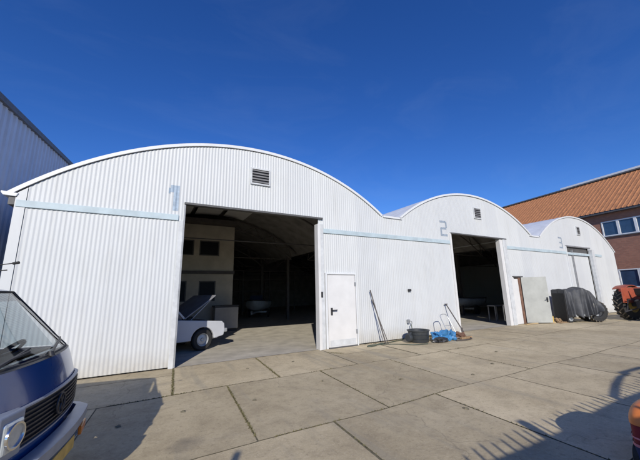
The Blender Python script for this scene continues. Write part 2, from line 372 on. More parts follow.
# ================================================================== HALLS
PIT, AMP = .078, .0064
def wavey(x):
    a_ = AMP if x < 4 else (AMP*.55 if x > 9 else AMP*(1-.45*(x-4)/5))
    return YF - .003 - a_*(.5+.5*cos(2*pi*x/PIT))*1.6
def arcz(x, c, RR=7.34, zc=-1.78):
    d = RR*RR-(x-c)**2
    return zc + math.sqrt(max(d, 0))
class Wall(MB):
    def strip(s, x0, x1, zb, zt, off=0.):
        n = max(1, int(round((x1-x0)/(PIT/6)))); vs_ = []; f = []
        for i in range(n+1):
            x = x0+(x1-x0)*i/n; y = wavey(x)-off
            b = zb(x) if callable(zb) else zb; t = zt(x) if callable(zt) else zt
            vs_ += [(x, y, b), (x, y, t)]
        for i in range(n): f.append((2*i, 2*i+2, 2*i+3, 2*i+1))
        return s.add(vs_, f)
halls = [dict(c=2.50, x0=-2.42, x1=7.45, op=(.62, 4.36), l='leftmost white barrel-roofed hall, marked 1, with a wide open doorway and white entrance door'),
         dict(c=12.15, x0=7.45, x1=16.92, op=(10.44, 13.9), l='middle white barrel-roofed hall, marked 2, with open doorway and side door standing ajar'),
         dict(c=21.78, x0=16.92, x1=26.6, op=(20.0, 22.75), l='rightmost white barrel-roofed hall, marked 3, with its tall sliding doors closed')]
HZ = 3.81
hroots = []
for hi, H in enumerate(halls):
    c = H['c']; x0, x1 = H['x0'], H['x1']; o0, o1 = H['op']
    h = thing('arched_hall', (c, YF, 0), H['l'], 'hall', group='white arched halls in a row'); hroots.append(h)
    def top(x, c=c, x0=x0, x1=x1):
        z = arcz(x, c)
        if x > x1-1.2 and hi < 2: z = max(z, 4.15)
        if x < x0+1.2 and hi > 0: z = max(z, 4.15)
        return z
    W = Wall(); xa = x0+(.14 if hi == 0 else 0)
    if hi == 0:
        W.strip(xa, o0, .03, top); W.strip(o0, o1, HZ, top)
        W.strip(o1, 4.60, .03, top); W.strip(4.60, 5.62, 2.10, top); W.strip(5.62, x1, .03, top)
    elif hi == 1:
        W.strip(x0, o0, .03, top); W.strip(o0, o1, HZ, top); W.strip(o1, 14.44, .03, top)
        W.strip(14.44, 15.12, 2.08, top); W.strip(15.12, x1, .03, top)
    else:
        W.strip(x0, o0, .03, top); W.strip(o0, o1, HZ, top); W.strip(o1, x1, .03, top)
    W.build('front_wall', M['wall'], h, smooth=True)
    if hi == 0:
        cb = MB(); n = 12
        P1 = [(x0+.14*i/n) for i in range(n+1)]
        cb.add([(x, 7.872, .0) for x in P1]+[(x, 7.872, top(x)-.02) for x in P1], [(i, i+1, n+2+i, n+1+i) for i in range(n)])
        cb.box((x0-.02, 7.872, 0), (x0, 8.1, 3.55))
        cb.build('corner_board', M['wall'], h)
    # roof shell: corrugated barrel vault, thin ribs round the arc
    RO = 7.34+.07
    a0 = math.asin((x0-c-(.15 if hi == 0 else -.02))/RO); a1 = math.asin((x1-c+(.1 if hi == 2 else -.02))/RO)
    rf = MB(); NA = 44; pass
    rf.grid(lambda u, v: (c+(RO+.018*(int(round(v*138)) % 2))*sin(a0+(a1-a0)*u), 7.915+v*26.0, -1.78+(RO+.018*(int(round(v*138)) % 2))*cos(a0+(a1-a0)*u)), NA, 139)
    rf.build('barrel_roof', M['roof'], h, smooth=True)
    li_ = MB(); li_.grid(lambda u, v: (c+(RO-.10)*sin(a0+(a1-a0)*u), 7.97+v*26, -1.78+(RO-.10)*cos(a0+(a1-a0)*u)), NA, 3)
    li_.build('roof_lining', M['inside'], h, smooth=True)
    fs = MB(); n = 60
    vs_ = []
    av = math.acos((4.15+1.78)/(RO-.03)); b0_ = a0 if hi == 0 else -av; b1_ = a1 if hi == 2 else av
    for i in range(n+1):
        a = b0_+(b1_-b0_)*i/n
        for rr, yy in ((RO-.055, 7.852), (RO+.02, 7.852), (RO+.02, 7.90), (RO-.055, 7.90)):
            vs_.append((c+rr*sin(a), yy, -1.78+rr*cos(a)))
    f = [(i*4+k, (i+1)*4+k, (i+1)*4+(k+1) % 4, i*4+(k+1) % 4) for i in range(n) for k in range(4)] + [(0, 1, 2, 3), (n*4+3, n*4+2, n*4+1, n*4)]
    fs.add(vs_, f).build('roof_edge_trim', M['fascia'], h, smooth=True)
    if hi == 0:
        gt = MB(); gt.prism([(-2.66, 3.62), (-2.62, 3.57), (-2.43, 3.56), (-2.40, 3.63), (-2.50, 3.64), (-2.66, 3.655)], 7.85, 33.8, 'y'); gt.build('gutter', M['fascia'], h, bevel=.01)
        un = MB(); un.box((-2.54, 7.88, 3.40), (-2.445, 33.8, 3.545)); un.build('dark_eave_strip', M['jamb'], h)  # dark strip set below the gutter
    if hi < 2:
        vx = x1
        gt = MB(); gt.box((vx-.50, 7.91, 4.08), (vx+.45, 33.9, 4.13)); gt.build('valley_gutter', M['fascia'], h)
        gt = MB(); gt.box((vx-.49, 7.852, 4.105), (vx+.38, 7.88, 4.17)); gt.build('valley_flashing', M['fascia'], h)
    # louvre vent
    vx0, vx1, vz0, vz1 = {0: (2.27, 2.76, 4.62, 5.03), 1: (12.15, 12.58, 4.63, 5.05), 2: (21.72, 22.08, 4.60, 5.04)}[hi]
    vt = MB(); fy = 7.845
    vt.box((vx0-.04, fy, vz0-.04), (vx1+.04, 7.90, vz0)); vt.box((vx0-.04, fy, vz1), (vx1+.04, 7.90, vz1+.04))
    vt.box((vx0-.04, fy, vz0), (vx0, 7.90, vz1)); vt.box((vx1, fy, vz0), (vx1+.04, 7.90, vz1))
    vo = vt.build('louvre_vent', M['trim'], h)
    vb = MB(); vb.box((vx0, 7.868, vz0), (vx1, 7.872, vz1)); vb.build('vent_backing', M['darksteel'], vo)
    sl = MB(); k = 5
    for i in range(k):
        z = vz0+.02+(vz1-vz0)*i/k
        sl.add([(vx0, 7.838, z), (vx1, 7.838, z), (vx1, 7.866, z+.045), (vx0, 7.866, z+.045)], [(0, 1, 2, 3)])
    sl.build('vent_slats', M['vent'], vo, solid=.006)
    # blue board
    st = MB(); spans = {0: [(x0-.004, .49), (4.52, x1-.001)], 1: [(x1-9.469, 10.34), (13.95, x1-.001)], 2: [(x0, 20.0), (22.95, 24.5)]}[hi]
    for a, b in spans: MB().box((a, 7.858, 3.36), (b, 7.883, 3.50)).build('pale_blue_board', M['stripe'], h, bevel=.008)
    # numeral, painted on the sheeting
    nm = Wall()
    if hi == 0:
        nm.strip(.345, .47, 3.60, 4.24, .004); nm.strip(.27, .345, 4.06, 4.24, .004); nm.strip(.23, .27, 4.02, 4.16, .004)
        nm.build('numeral_one', M['numpaint'], h, smooth=True)
    else:
        nx0, nx1 = (9.88, 10.28) if hi == 1 else (19.36, 19.74)
        t_, zt_, zb_ = .085, 4.29, 3.66; zm = (zt_+zb_)/2
        nm.strip(nx0, nx1-.05, zt_-t_, zt_, .004); nm.strip(nx1-t_, nx1, zm+.03, zt_-.04, .0055)
        nm.strip(nx0+.05 if hi == 2 else nx0+.04, nx1-.04, zm-t_/2, zm+t_/2, .004); nm.strip(nx0+.0, nx1, zb_, zb_+t_, .004)
        if hi == 1: nm.strip(nx0, nx0+t_, zb_+.03, zm+.01, .0055)
        else: nm.strip(nx1-t_, nx1, zb_+.03, zm-.02, .0055)
        nm.build('numeral_two' if hi == 1 else 'numeral_three', M['numpaint2'], h, smooth=True)
    # interior steel: arched ribs, posts, ties
    for k, y in enumerate((10.5, 15.5, 20.5, 25.5, 30.5)):
        tr = MB(); ra = RO-.22
        b0, b1 = -math.asin(4.6/ra), math.asin(4.6/ra)
        pts = [(c+ra*sin(b0+(b1-b0)*i/18), y, -1.78+ra*cos(b0+(b1-b0)*i/18)) for i in range(19)]
        pts2 = [(c+(ra-.45)*sin(b0+(b1-b0)*i/18), y, -1.78+(ra-.45)*cos(b0+(b1-b0)*i/18)) for i in range(19)]
        tr.tube(pts, .045, 6); tr.tube(pts2, .035, 6)
        for i in range(0, 18): tr.tube([pts[i], pts2[i+1]] if i % 2 else [pts2[i], pts[i+1]], .02, 4)
        tr.tube([pts2[0], pts2[-1]], .02, 5)
        tr.build('roof_truss', M['steel'], h, smooth=True)
    po = MB()
    for y in (12.5, 17.5, 22.5, 27.5): 
        if hi < 2: po.box((x1-.08, y-.08, 0), (x1+.08, y+.08, 4.05))
    if hi < 2:
        po.box((x1-.06, 12, 3.9), (x1+.06, 33.9, 4.07)); po.build('valley_columns', M['steel'], h)
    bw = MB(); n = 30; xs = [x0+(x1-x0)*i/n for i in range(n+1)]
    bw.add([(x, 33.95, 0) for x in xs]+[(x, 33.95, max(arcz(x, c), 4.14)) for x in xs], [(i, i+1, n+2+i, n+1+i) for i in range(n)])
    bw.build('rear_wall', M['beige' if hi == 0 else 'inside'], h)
    if hi == 0: MB().box((x0, 7.95, 0), (x0+.05, 33.9, 3.55)).build('side_wall', M['wall'], h)
    if hi == 2: MB().box((x1-.05, 7.95, 0), (x1, 33.9, 3.7)).build('side_wall', M['wall'], h)
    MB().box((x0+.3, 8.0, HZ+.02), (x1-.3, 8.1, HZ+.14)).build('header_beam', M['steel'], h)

H1, H2, H3 = hroots
# --- hall 1 openings
MB().box((.50, 7.855, 0), (.60, 7.93, 3.36)).build('door_jamb', M['trim'], H1, bevel=.004)
MB().box((.60, 7.86, 0), (.635, 8.02, HZ)).build('door_frame_edge', M['zinc'], H1)
MB().box((.60, 7.83, HZ-.03), (4.50, 8.0, HZ+.02)).build('door_lintel', M['jamb'], H1)
ja = MB(); ja.box((4.30, 7.80, 0), (4.385, 8.02, 3.62)); ja.build('sliding_door_edge', M['doorwhite'], H1, bevel=.006)
ja = MB(); ja.box((4.385, 7.815, 0), (4.50, 7.99, 3.62)); ja.build('grey_door_post', M['trim'], H1, bevel=.006)
MB().box((4.37, 7.79, 1.44), (4.43, 7.815, 1.60)).build('lock_plate', M['blackp'], H1)
# entrance door
MB().box((4.62, 7.835, .03), (5.60, 7.875, 2.085)).build('entrance_door', M['doorwhite'], H1, bevel=.004)
ED = H1.children[-1] if False else [o for o in H1.children if o.name.startswith('entrance_door')][0]
fr = MB(); fr.box((4.54, 7.825, .0), (4.60, 7.90, 2.15)); fr.box((5.62, 7.825, .0), (5.66, 7.90, 2.15)); fr.box((4.60, 7.825, 2.10), (5.62, 7.90, 2.15)); fr.build('entrance_frame', M['fascia'], H1, bevel=.004)
for z_ in (.35, 1.75): MB().box((5.575, 7.822, z_), (5.63, 7.838, z_+.12)).build('hinge', M['zinc'], ED)
MB().box((4.66, 7.829, .06), (5.56, 7.834, .22)).build('kick_plate', M['trim'], ED)
hd = MB(); hd.box((4.70, 7.80, .93), (4.75, 7.835, 1.13)); hd.box((4.71, 7.765, 1.05), (4.89, 7.79, 1.075)); hd.box((4.71, 7.77, 1.045), (4.74, 7.835, 1.08)); hd.build('handle', M['blackp'], ED)
MB().box((4.62, 7.80, .0), (5.6, 7.95, .03)).build('door_sill', M['jamb'], H1)
fp = MB(); fp.box((7.86, 7.83, 1.55), (7.99, 7.865, 1.63)); fp.build('wall_fitting', M['blackp'], H2)
fp = MB(); fp.box((7.70, 7.80, .50), (7.78, 7.865, .62)); fp.tube([(7.76, 7.80, .58), (7.80, 7.74, .56), (7.80, 7.74, .48)], .014); fp.build('water_tap', M['zinc'], H2)
# --- hall 2 openings
MB().box((10.34, 7.84, 0), (10.44, 7.96, HZ)).build('door_jamb', M['doorwhite'], H2, bevel=.004)
MB().box((10.40, 7.82, HZ-.03), (14.25, 8.0, HZ+.02)).build('door_lintel', M['jamb'], H2)
MB().box((13.74, 7.86, 0), (13.94, 8.05, HZ-.035)).build('white_door_post', M['doorwhite'], H2, bevel=.005)
MB().box((13.945, 7.82, 0), (14.20, 7.92, HZ-.035)).build('grey_door_post', M['trim'], H2, bevel=.01)
MB().box((14.21, 7.86, .02), (14.44, 7.90, 2.08)).build('side_panel', M['doorwhite'], H2)
MB().box((14.44, 7.89, .02), (14.80, 7.93, 2.0)).build('inner_panel', M['doorwhite'], H2)
rv = MB(); rv.box((14.80, 7.86, .02), (14.95, 8.0, 2.06)); rv.build('side_door_frame', M['rust'], H2)
MB().box((14.40, 7.82, 2.06), (15.14, 7.95, 2.12)).build('side_door_lintel', M['jamb'], H2)
# the open leaf
dl = MB(); hx, hy = 15.00, 7.86; ex, ey = 15.86, 7.22
dv = Vector((ex-hx, ey-hy, 0)); nrm = Vector((-dv.y, dv.x, 0)).normalized()*.02
A = Vector((hx, hy, .04)); B = Vector((ex, ey, .04))
vs_ = [A-nrm, B-nrm, B+nrm, A+nrm]; dl.add([tuple(q) for q in vs_]+[(q.x, q.y, 2.07) for q in vs_], [(0, 1, 2, 3), (4, 5, 6, 7), (0, 1, 5, 4), (1, 2, 6, 5), (2, 3, 7, 6), (3, 0, 4, 7)])
leaf = dl.build('side_door', M['doorgrey'], H2, bevel=.004, label='grey beige side door leaf standing open')
q = A.lerp(B, .90)-nrm*2.2
hd = MB(); hd.box((q.x-.02, q.y-.03, .95), (q.x+.02, q.y, 1.15)); hd.box((q.x-.12, q.y-.05, 1.06), (q.x+.01, q.y-.03, 1.09)); hd.build('handle', M['blackp'], leaf)
# --- hall 3 closed sliding doors
dd = Wall(); dd.strip(20.02, 20.66, .04, 3.50, -.05)
dd.build('sliding_door', M['wall'], H3, smooth=True)
dd = Wall(); dd.strip(20.72, 22.76, .04, 3.50, -.05); dd.build('sliding_door', M['wall'], H3, smooth=True)
MB().box((20.655, 7.86, .04), (20.725, 7.95, 3.62)).build('door_seam', M['zinc'], H3)
MB().box((20.0, 7.84, HZ-.02), (23.0, 7.95, HZ+.05)).build('door_lintel', M['zinc'], H3)
MB().box((20.0, 7.955, 3.50), (22.78, 7.975, HZ-.02)).build('door_header_gap', M['jamb'], H3)
MB().box((20.02, 7.855, 3.34), (22.75, 7.885, 3.46)).build('door_stripe', M['stripe'], H3)
MB().box((22.76, 7.70, 0), (23.05, 7.87, 3.72)).build('grey_door_post', M['trim'], H3, bevel=.01)
MB().box((19.95, 7.84, 0), (20.02, 7.95, HZ)).build('door_jamb', M['fascia'], H3)
# vertical seams between wall sheets
# pale panels whose white stands in for daylight through translucent roof sheets
lb = MB()
for i, (u0, u1) in enumerate(((.3, 1.4), (1.6, 2.7), (2.9, 3.9))):
    lb.grid(lambda u, v: (u0+(u1-u0)*u, 11.6+v*3.3, arcz(u0+(u1-u0)*u, 2.5)-.2), 4, 2)
lb.build('rooflight_stand_ins', M['doorwhite'], H1)

# ================================================================== INSIDE
of = thing('office_block', (.6, 15, 0), 'dusty cream two-storey office block standing inside the hall behind the white car', 'office')
OX0, OX1, OY, OZ = -2.3, 3.52, 15.0, 4.85
wl = MB(); wins = [(-.6, .5, 3.38, 4.18), (1.10, 1.68, 3.38, 4.10), (1.92, 2.82, 3.38, 4.10), (-.8, .35, 1.28, 2.2), (.95, 1.46, 1.28, 2.2), (1.98, 2.72, 1.28, 2.2)]
def wall_holes(mb, x0, x1, z0, z1, y0, y1, holes):
    xs = sorted({x0, x1, *[q for h_ in holes for q in h_[:2]]}); zs = sorted({z0, z1, *[q for h_ in holes for q in h_[2:]]})
    for a, b in zip(xs[:-1], xs[1:]):
        for c_, d in zip(zs[:-1], zs[1:]):
            mx, mz = (a+b)/2, (c_+d)/2
            if any(h_[0] < mx < h_[1] and h_[2] < mz < h_[3] for h_ in holes): continue
            mb.add([(a, y0, c_), (b, y0, c_), (b, y0, d), (a, y0, d)], [(0, 1, 2, 3)])
            for (p0, p1, ins) in (((a, c_), (a, d), mx-(b-a)), ((b, c_), (b, d), mx+(b-a))): pass
    for a, b, c_, d in holes:
        mb.add([(a, y0, c_), (a, y1, c_), (a, y1, d), (a, y0, d)], [(0, 1, 2, 3)]); mb.add([(b, y0, c_), (b, y1, c_), (b, y1, d), (b, y0, d)], [(0, 1, 2, 3)])
        mb.add([(a, y0, c_), (b, y0, c_), (b, y1, c_), (a, y1, c_)], [(0, 1, 2, 3)]); mb.add([(a, y0, d), (b, y0, d), (b, y1, d), (a, y1, d)], [(0, 1, 2, 3)])
wall_holes(wl, OX0, OX1, 0, OZ, OY, OY+.12, wins)
wl.add([(OX1, OY, 0), (OX1, OY+6, 0), (OX1, OY+6, OZ), (OX1, OY, OZ)], [(0, 1, 2, 3)]); wl.add([(OX0, OY, OZ), (OX1, OY, OZ), (OX1, OY+6, OZ), (OX0, OY+6, OZ)], [(0, 1, 2, 3)])
wl.build('wall', M['cream'], of)
for a, b, c_, d in wins:
    f_ = MB(); f_.box((a, OY+.03, c_), (a+.05, OY+.10, d)); f_.box((b-.05, OY+.03, c_), (b, OY+.10, d)); f_.box((a+.05, OY+.03, c_), (b-.05, OY+.10, c_+.05)); f_.box((a+.05, OY+.03, d-.05), (b-.05, OY+.10, d))
    wo = f_.build('window', M['jamb'], of); MB().box((a+.05, OY+.06, c_+.05), (b-.05, OY+.07, d-.05)).build('pane', M['dpane'], wo)
MB().box((OX0, OY-.07, 2.52), (OX1+.05, OY-.003, 2.66)).build('floor_band', M['steel'], of)
MB().box((OX0, OY-.5, OZ+.02), (OX1+.1, OY+.2, OZ+.2)).build('top_beam', M['steel'], of)
cb = MB(); cb.box((2.55, 13.9, .12), (3.55, 14.55, 1.02)); cab = thing('white_cabinet', (3.05, 14.2, 0), 'low white chest standing at the right corner of the office block', 'chest')
cb.build('body', M['beige'], cab, bevel=.02); MB().box((2.53, 13.88, 1.03), (3.57, 14.57, 1.10)).build('lid', M['blackp'], cab, bevel=.01); MB().box((2.6, 13.95, 0), (3.5, 14.5, .12)).build('plinth', M['blackp'], cab)

# gantry / racking in the depth of hall 1
rk = thing('storage_rack', (7.5, 24, 0), 'dark steel racking standing across the back of the leftmost hall', 'rack')
fr_ = MB()
for x in (4.2, 6.4, 8.6, 10.8):
    for y in (24, 25.2): MB().box((x, y, 0), (x+.08, y+.08, 3.4)).build('upright', M['steel'], rk)
for z in (1.7, 2.6, 3.3): MB().box((4.2, 23.95, z), (10.9, 25.3, z+.1)).build('shelf', M['steel'], rk)
def boat(loc, rz, L, Bm, hgt, label, group):
    b = thing('small_boat', loc, label, 'boat', rz, group)
    def P(u, v):   # hull: u along length, v port to starboard
        x = (u-.5)*L; taper = (1-max(0, (u-.55)/.45)**2.2)
        a = (v-.5)*pi; y = sin(a)*Bm/2*taper*(.96 if u < .9 else 1); z = .45+hgt*(1-cos(a)**.7*(1 if u < .75 else max(0, 1-((u-.75)/.25)**2))) if True else 0
        return (x, y, z + .12*u*u)
    MB().grid(P, 20, 13).build('hull', M['boat'], b, smooth=True, solid=.03, world=False)
    gn = MB(); gn.tube([P(i/19, 0) for i in range(20)], .035, 6); gn.tube([P(i/19, 1) for i in range(20)], .035, 6); gn.build('gunwale', M['blackp'], b, world=False, smooth=True)
    ws = MB(); ws.add([(.2*L, -Bm*.3, .48+hgt), (.2*L, Bm*.3, .48+hgt), (.1*L, Bm*.26, .85+hgt), (.1*L, -Bm*.26, .85+hgt)], [(0, 1, 2, 3)]); ws.build('windscreen', M['dglass'], b, world=False, solid=.01)
    tr = MB(); tr.box((-L*.5, -.06, .35), (L*.62, .06, .45)); tr.box((-L*.25, -Bm*.4, .3), (-L*.17, Bm*.4, .4)); tr.build('trailer_frame', M['galv'], b, world=False)
    for s_ in (-1, 1): MB().lathe([(0.02, -.08), (.2, -.08), (.28, -.06), (.28, .06), (.2, .08), (0.02, .08)], (-L*.21, s_*Bm*.42, .28), 'y', 20).build('trailer_wheel', M['black'], b, world=False, smooth=True)
    return b
boat((6.35, 20.0, 0), R(243), 3.2, 1.5, .6, 'pale boat on a trailer deep inside the leftmost hall', None)
boat((17.4, 13.0, 0), R(185), 3.6, 1.6, .55, 'small boat on a trailer just inside the middle hall', None)
# dark stack beside the rear of hall 2
cr = thing('folding_trestle', (15.2, 9.4, 0), 'small dark trestle on the floor just inside the right edge of the middle doorway', 'trestle')
MB().box((14.9, 9.2, .72), (15.7, 9.6, .77)).build('top', M['zinc'], cr)
for x in (14.95, 15.62):
    for y in (9.22, 9.56): MB().box((x, y, 0), (x+.04, y+.04, .72)).build('leg', M['zinc'], cr)

# ================================================================== WHITE CAR (hood up) in hall 1
def wheel(parent, loc, r, wdt, tname='wheel', rim=None, axis='y'):
    t = MB().lathe([(r*.6, -wdt/2), (r*.9, -wdt/2), (r, -wdt*.36), (r, wdt*.36), (r*.9, wdt/2), (r*.6, wdt/2), (r*.6, -wdt/2)], loc, axis, 36).build(tname, M['black'], parent, smooth=True, world=False)
    rm = MB(); rm.lathe([(0.001, wdt*.30), (r*.12, wdt*.34), (r*.18, wdt*.22), (r*.45, wdt*.16), (r*.56, wdt*.42), (r*.61, wdt*.44)], loc, axis, 36)
    rm.lathe([(0.001, -wdt*.30), (r*.12, -wdt*.34), (r*.18, -wdt*.22), (r*.45, -wdt*.16), (r*.56, -wdt*.42), (r*.61, -wdt*.44)], loc, axis, 36)
    rm.build('rim', rim or M['galv'], t, smooth=True, world=False); return t
car = thing('white_car', (-.02, 10.14, 0), 'old white saloon car with raised bonnet parked just inside the leftmost hall', 'car', R(18))
# local: front at x=+2.0, near side y=-.82
def arch(cx, r, n=10): return [(cx+r*cos(pi-pi*i/n), .30+r*sin(pi-pi*i/n)) for i in range(n+1)]
side = [(2.0, .42), (2.02, .52), (2.0, .74), (1.92, .79), (.62, .90), (-2.15, .90), (-2.2, .42)]
lower = [(2.0, .42)] + list(reversed([])) 
poly = [(-2.2, .35)] + arch(-1.25, .34) + arch(1.32, .35) + [(1.98, .36), (2.02, .52), (2.0, .70), (1.92, .78), (.62, .90), (-2.15, .90), (-2.2, .7)]
for s_, n_ in ((-1, 'fender'), (1, 'fender')):
    MB().prism(poly, s_*.82, s_*.72, 'y').build('side_panel', M['carwhite'], car, bevel=.025, world=False)
cp = MB(); cp.box((-2.16, -.72, .84), (-1.3, .72, .895)); cp.box((1.90, -.72, .45), (2.0, .72, .70)); cp.box((-2.2, -.72, .4), (-2.12, .72, .88)); cp.box((-2.1, -.70, .28), (1.85, .70, .34)); cp.build('body', M['carwhite'], car, bevel=.02, world=False)
MB().prism([(.85, .90), (.42, 1.36), (-1.0, 1.38), (-1.55, .90), (-1.48, .90), (-.97, 1.33), (.40, 1.31), (.77, .90)], -.72, -.66, 'y').build('roof_pillars', M['carwhite'], car, world=False, bevel=.01)
MB().prism([(.85, .90), (.42, 1.36), (-1.0, 1.38), (-1.55, .90), (-1.48, .90), (-.97, 1.33), (.40, 1.31), (.77, .90)], .66, .72, 'y').build('roof_pillars', M['carwhite'], car, world=False, bevel=.01)
MB().box((-1.0, -.70, 1.335), (.42, .70, 1.385)).build('roof', M['carwhite'], car, world=False, bevel=.02)
gl_ = MB(); gl_.add([(.82, -.66, .91), (.82, .66, .91), (.42, .62, 1.34), (.42, -.62, 1.34)], [(0, 1, 2, 3)]); gl_.add([(.76, -.69, .92), (.40, -.69, 1.31), (-.97, -.69, 1.31), (-1.45, -.69, .92)], [(0, 1, 2, 3)]); gl_.build('windows', M['dglass'], car, world=False)
# bonnet raised, hinged near the windscreen
ha = R(35); hl = 1.12; hb = (.80, .90)
hm = MB(); p0 = Vector((hb[0], 0, hb[1])); dr = Vector((cos(ha), 0, sin(ha))); nr = Vector((-sin(ha), 0, cos(ha)))
v8 = []
for s_ in (-.74, .74):
    for a_, b_ in ((0, 0), (hl, 0), (hl, .035), (0, .035)):
        q = p0+dr*a_+nr*b_; v8.append((q.x, s_, q.z))
hm.add(v8, [(0, 1, 2, 3), (7, 6, 5, 4), (0, 4, 5, 1), (1, 5, 6, 2), (2, 6, 7, 3), (3, 7, 4, 0)])
bon = hm.build('bonnet', M['bonnetgrey'], car, world=False, bevel=.01)
v8 = []
for s_ in (-.70, .70):
    for a_, b_ in ((.03, -.012), (hl-.04, -.012), (hl-.04, -.002), (.03, -.002)):
        q = p0+dr*a_+nr*b_; v8.append((q.x, s_, q.z))
MB().add(v8, [(0, 1, 2, 3), (7, 6, 5, 4), (0, 4, 5, 1), (1, 5, 6, 2), (2, 6, 7, 3), (3, 7, 4, 0)]).build('bonnet_lining', M['hoodin'], bon, world=False)
q = p0+dr*hl*.93
MB().tube([(1.0, -.66, .86), (q.x, -.70, q.z)], .010, 6).build('bonnet_stay', M['galv'], car, world=False)
eg = MB(); eg.box((.75, -.35, .45), (1.6, .3, .82)); eg.box((1.3, .35, .5), (1.6, .65, .8)); eg.lathe([(.001, .0), (.16, 0), (.16, .1), (.001, .1)], (1.2, 0, .82), 'z', 20); eg.build('engine', M['darksteel'], car, world=False, bevel=.02)
MB().box((2.0, -.80, .44), (2.12, .80, .56)).build('front_bumper', M['galv'], car, world=False, bevel=.03)
MB().box((-2.32, -.80, .44), (-2.2, .80, .56)).build('rear_bumper', M['galv'], car, world=False, bevel=.03)
for s_ in (-.62, .62): MB().box((1.99, s_-.13, .58), (2.035, s_+.13, .71)).build('headlight', M['lens'], car, world=False, bevel=.01)
MB().box((1.99, -.45, .58), (2.02, .45, .70)).build('grille', M['blackp'], car, world=False)
for x in (-1.25, 1.32):
    for s_ in (-1, 1): wheel(car, (x, s_*.73, .30), .30, .19)

# ================================================================== LEFT BLUE-GREY BUILDING
bl = thing('blue_grey_warehouse', (-3.2, 14, 0), 'tall blue-grey ribbed metal warehouse behind the left end of the white halls', 'warehouse')
BX, BY0, BY1 = -3.30, 7.6, 23.0
def btop(y): return 6.01+.152*(y-8.84)
wb = MB(); n = int((BY1-BY0)/.05); vs_ = []
for i in range(n+1):
    y = BY0+(BY1-BY0)*i/n; x = BX+(.035 if i % 6 in (0, 1, 2) else 0)
    vs_ += [(x, y, 0), (x, y, btop(y))]
wb.add(vs_, [(2*i, 2*i+2, 2*i+3, 2*i+1) for i in range(n)]); wb.build('ribbed_wall', M['bluewall'], bl)
ed = MB(); ed.prism([(BY0-.1, btop(BY0)-.06), (BY1, btop(BY1)-.06), (BY1, btop(BY1)+.08), (BY0-.1, btop(BY0)+.08)], BX-.1, BX+.10, 'x')
ed.build('roof_edge', M['gut'], bl)
ew = MB(); ew.add([(BX, BY0, 0), (-14, BY0, 0), (-14, BY0, btop(BY0)), (BX, BY0, btop(BY0))], [(0, 1, 2, 3)])
ew.add([(BX, BY1, 0), (-14, BY1, 0), (-14, BY1, btop(BY1)), (BX, BY1, btop(BY1))], [(0, 1, 2, 3)])
ew.add([(-14, BY0, 0), (-14, BY1, 0), (-14, BY1, btop(BY1)), (-14, BY0, btop(BY0))], [(0, 1, 2, 3)]); ew.build('end_walls', M['bluewall'], bl)
MB().add([(BX-.1, BY0, btop(BY0)), (BX-.1, BY1, btop(BY1)), (-14, BY1, btop(BY1)), (-14, BY0, btop(BY0))], [(0, 1, 2, 3)]).build('roof', M['gut'], bl)

# ================================================================== BRICK BUILDING ON THE RIGHT
bk = thing('brick_building', (32, 8, 0), 'red-brown brick building with a steep orange roof behind the rightmost hall', 'building', -R(8))
# local frame: +y runs along the wall away from the camera, -x faces the yard (rotation about z by -8 deg)
Y0, Y1 = -16, 22
up_w = [(.02+.0, 5.55, 6.70)]
holes = []
mulls = []
ww = 1.06
wy0 = 2.0
for i in range(14): holes.append((wy0-(i+1)*ww+.03, wy0-i*ww-.03, 5.55, 6.72))
for i in range(14): holes.append((1.55-(i+1)*1.25+.04, 1.55-i*1.25-.04, 1.48, 2.82))
holes = [h_ for h_ in holes if h_[0] > Y0+.3]
bw_ = MB()
def tr_add(mb, fn):
    t = MB(); fn(t); mb.add([(-q[1]*0+q[1]*1.0 if False else q[1], q[0], q[2]) for q in t.v], t.f)
tr_add(bw_, lambda t: wall_holes(t, Y0, Y1, 0, 7.45, 0., .16, holes))   # x<->y swapped: wall in plane x=0
bw_.add([(0, Y0, 0), (10, Y0, 0), (10, Y0, 7.45), (0, Y0, 7.45)], [(0, 1, 2, 3)]); bw_.add([(0, Y1, 0), (10, Y1, 0), (10, Y1, 7.45), (0, Y1, 7.45)], [(0, 1, 2, 3)])
bw_.build('brick_wall', M['brick'], bk, world=False)
for k, (a, b, c_, d) in enumerate(holes):
    f_ = MB(); t = .05
    f_.box((-.03, a-.03, c_-.03), (.08, a+t, d+.03)); f_.box((-.03, b-t, c_-.03), (.08, b+.03, d+.03)); f_.box((-.028, a+t, c_-.03), (.08, b-t, c_+t)); f_.box((-.028, a+t, d-t), (.08, b-t, d+.03))
    wo = f_.build('window', M['sill'], bk, world=False)
    MB().box((.04, a+t, c_+t), (.05, b-t, d-t)).build('pane', M['dglass'], wo, world=False)
MB().box((-.10, Y0, 5.43), (-.004, wy0+.05, 5.51)).build('window_sill', M['gut'], bk, world=False)
MB().box((-.10, Y0, 1.36), (-.004, 1.6, 1.44)).build('window_sill', M['gut'], bk, world=False)
MB().box((-.45, Y0-.2, 7.36), (.0, Y1+.2, 7.52)).build('eave_board', M['gut'], bk, world=False)
rf = MB(); n = int((Y1-Y0)/.085); vs_ = []
for i in range(n+1):
    y = Y0-.2+(Y1-Y0+.4)*i/n; b = [0, 0, .10, .10][i % 4] if i % 4 else 0
    b = .04 if i % 4 == 0 else 0
    vs_ += [(-.5, y, 7.50+b), (5.0, y, 11.62+b)]
rf.add(vs_, [(2*i, 2*i+2, 2*i+3, 2*i+1) for i in range(n)]); rf.build('orange_roof', M['tile'], bk, world=False)
MB().add([(5.0, Y0-.2, 11.62), (5, Y1+.2, 11.62), (10.5, Y1+.2, 7.5), (10.5, Y0-.2, 7.5)], [(0, 1, 2, 3)]).build('rear_roof', M['tile'], bk, world=False)
MB().box((4.85, Y0-.2, 11.66), (5.15, Y1+.2, 11.78)).build('ridge_cap', M['gut'], bk, world=False)
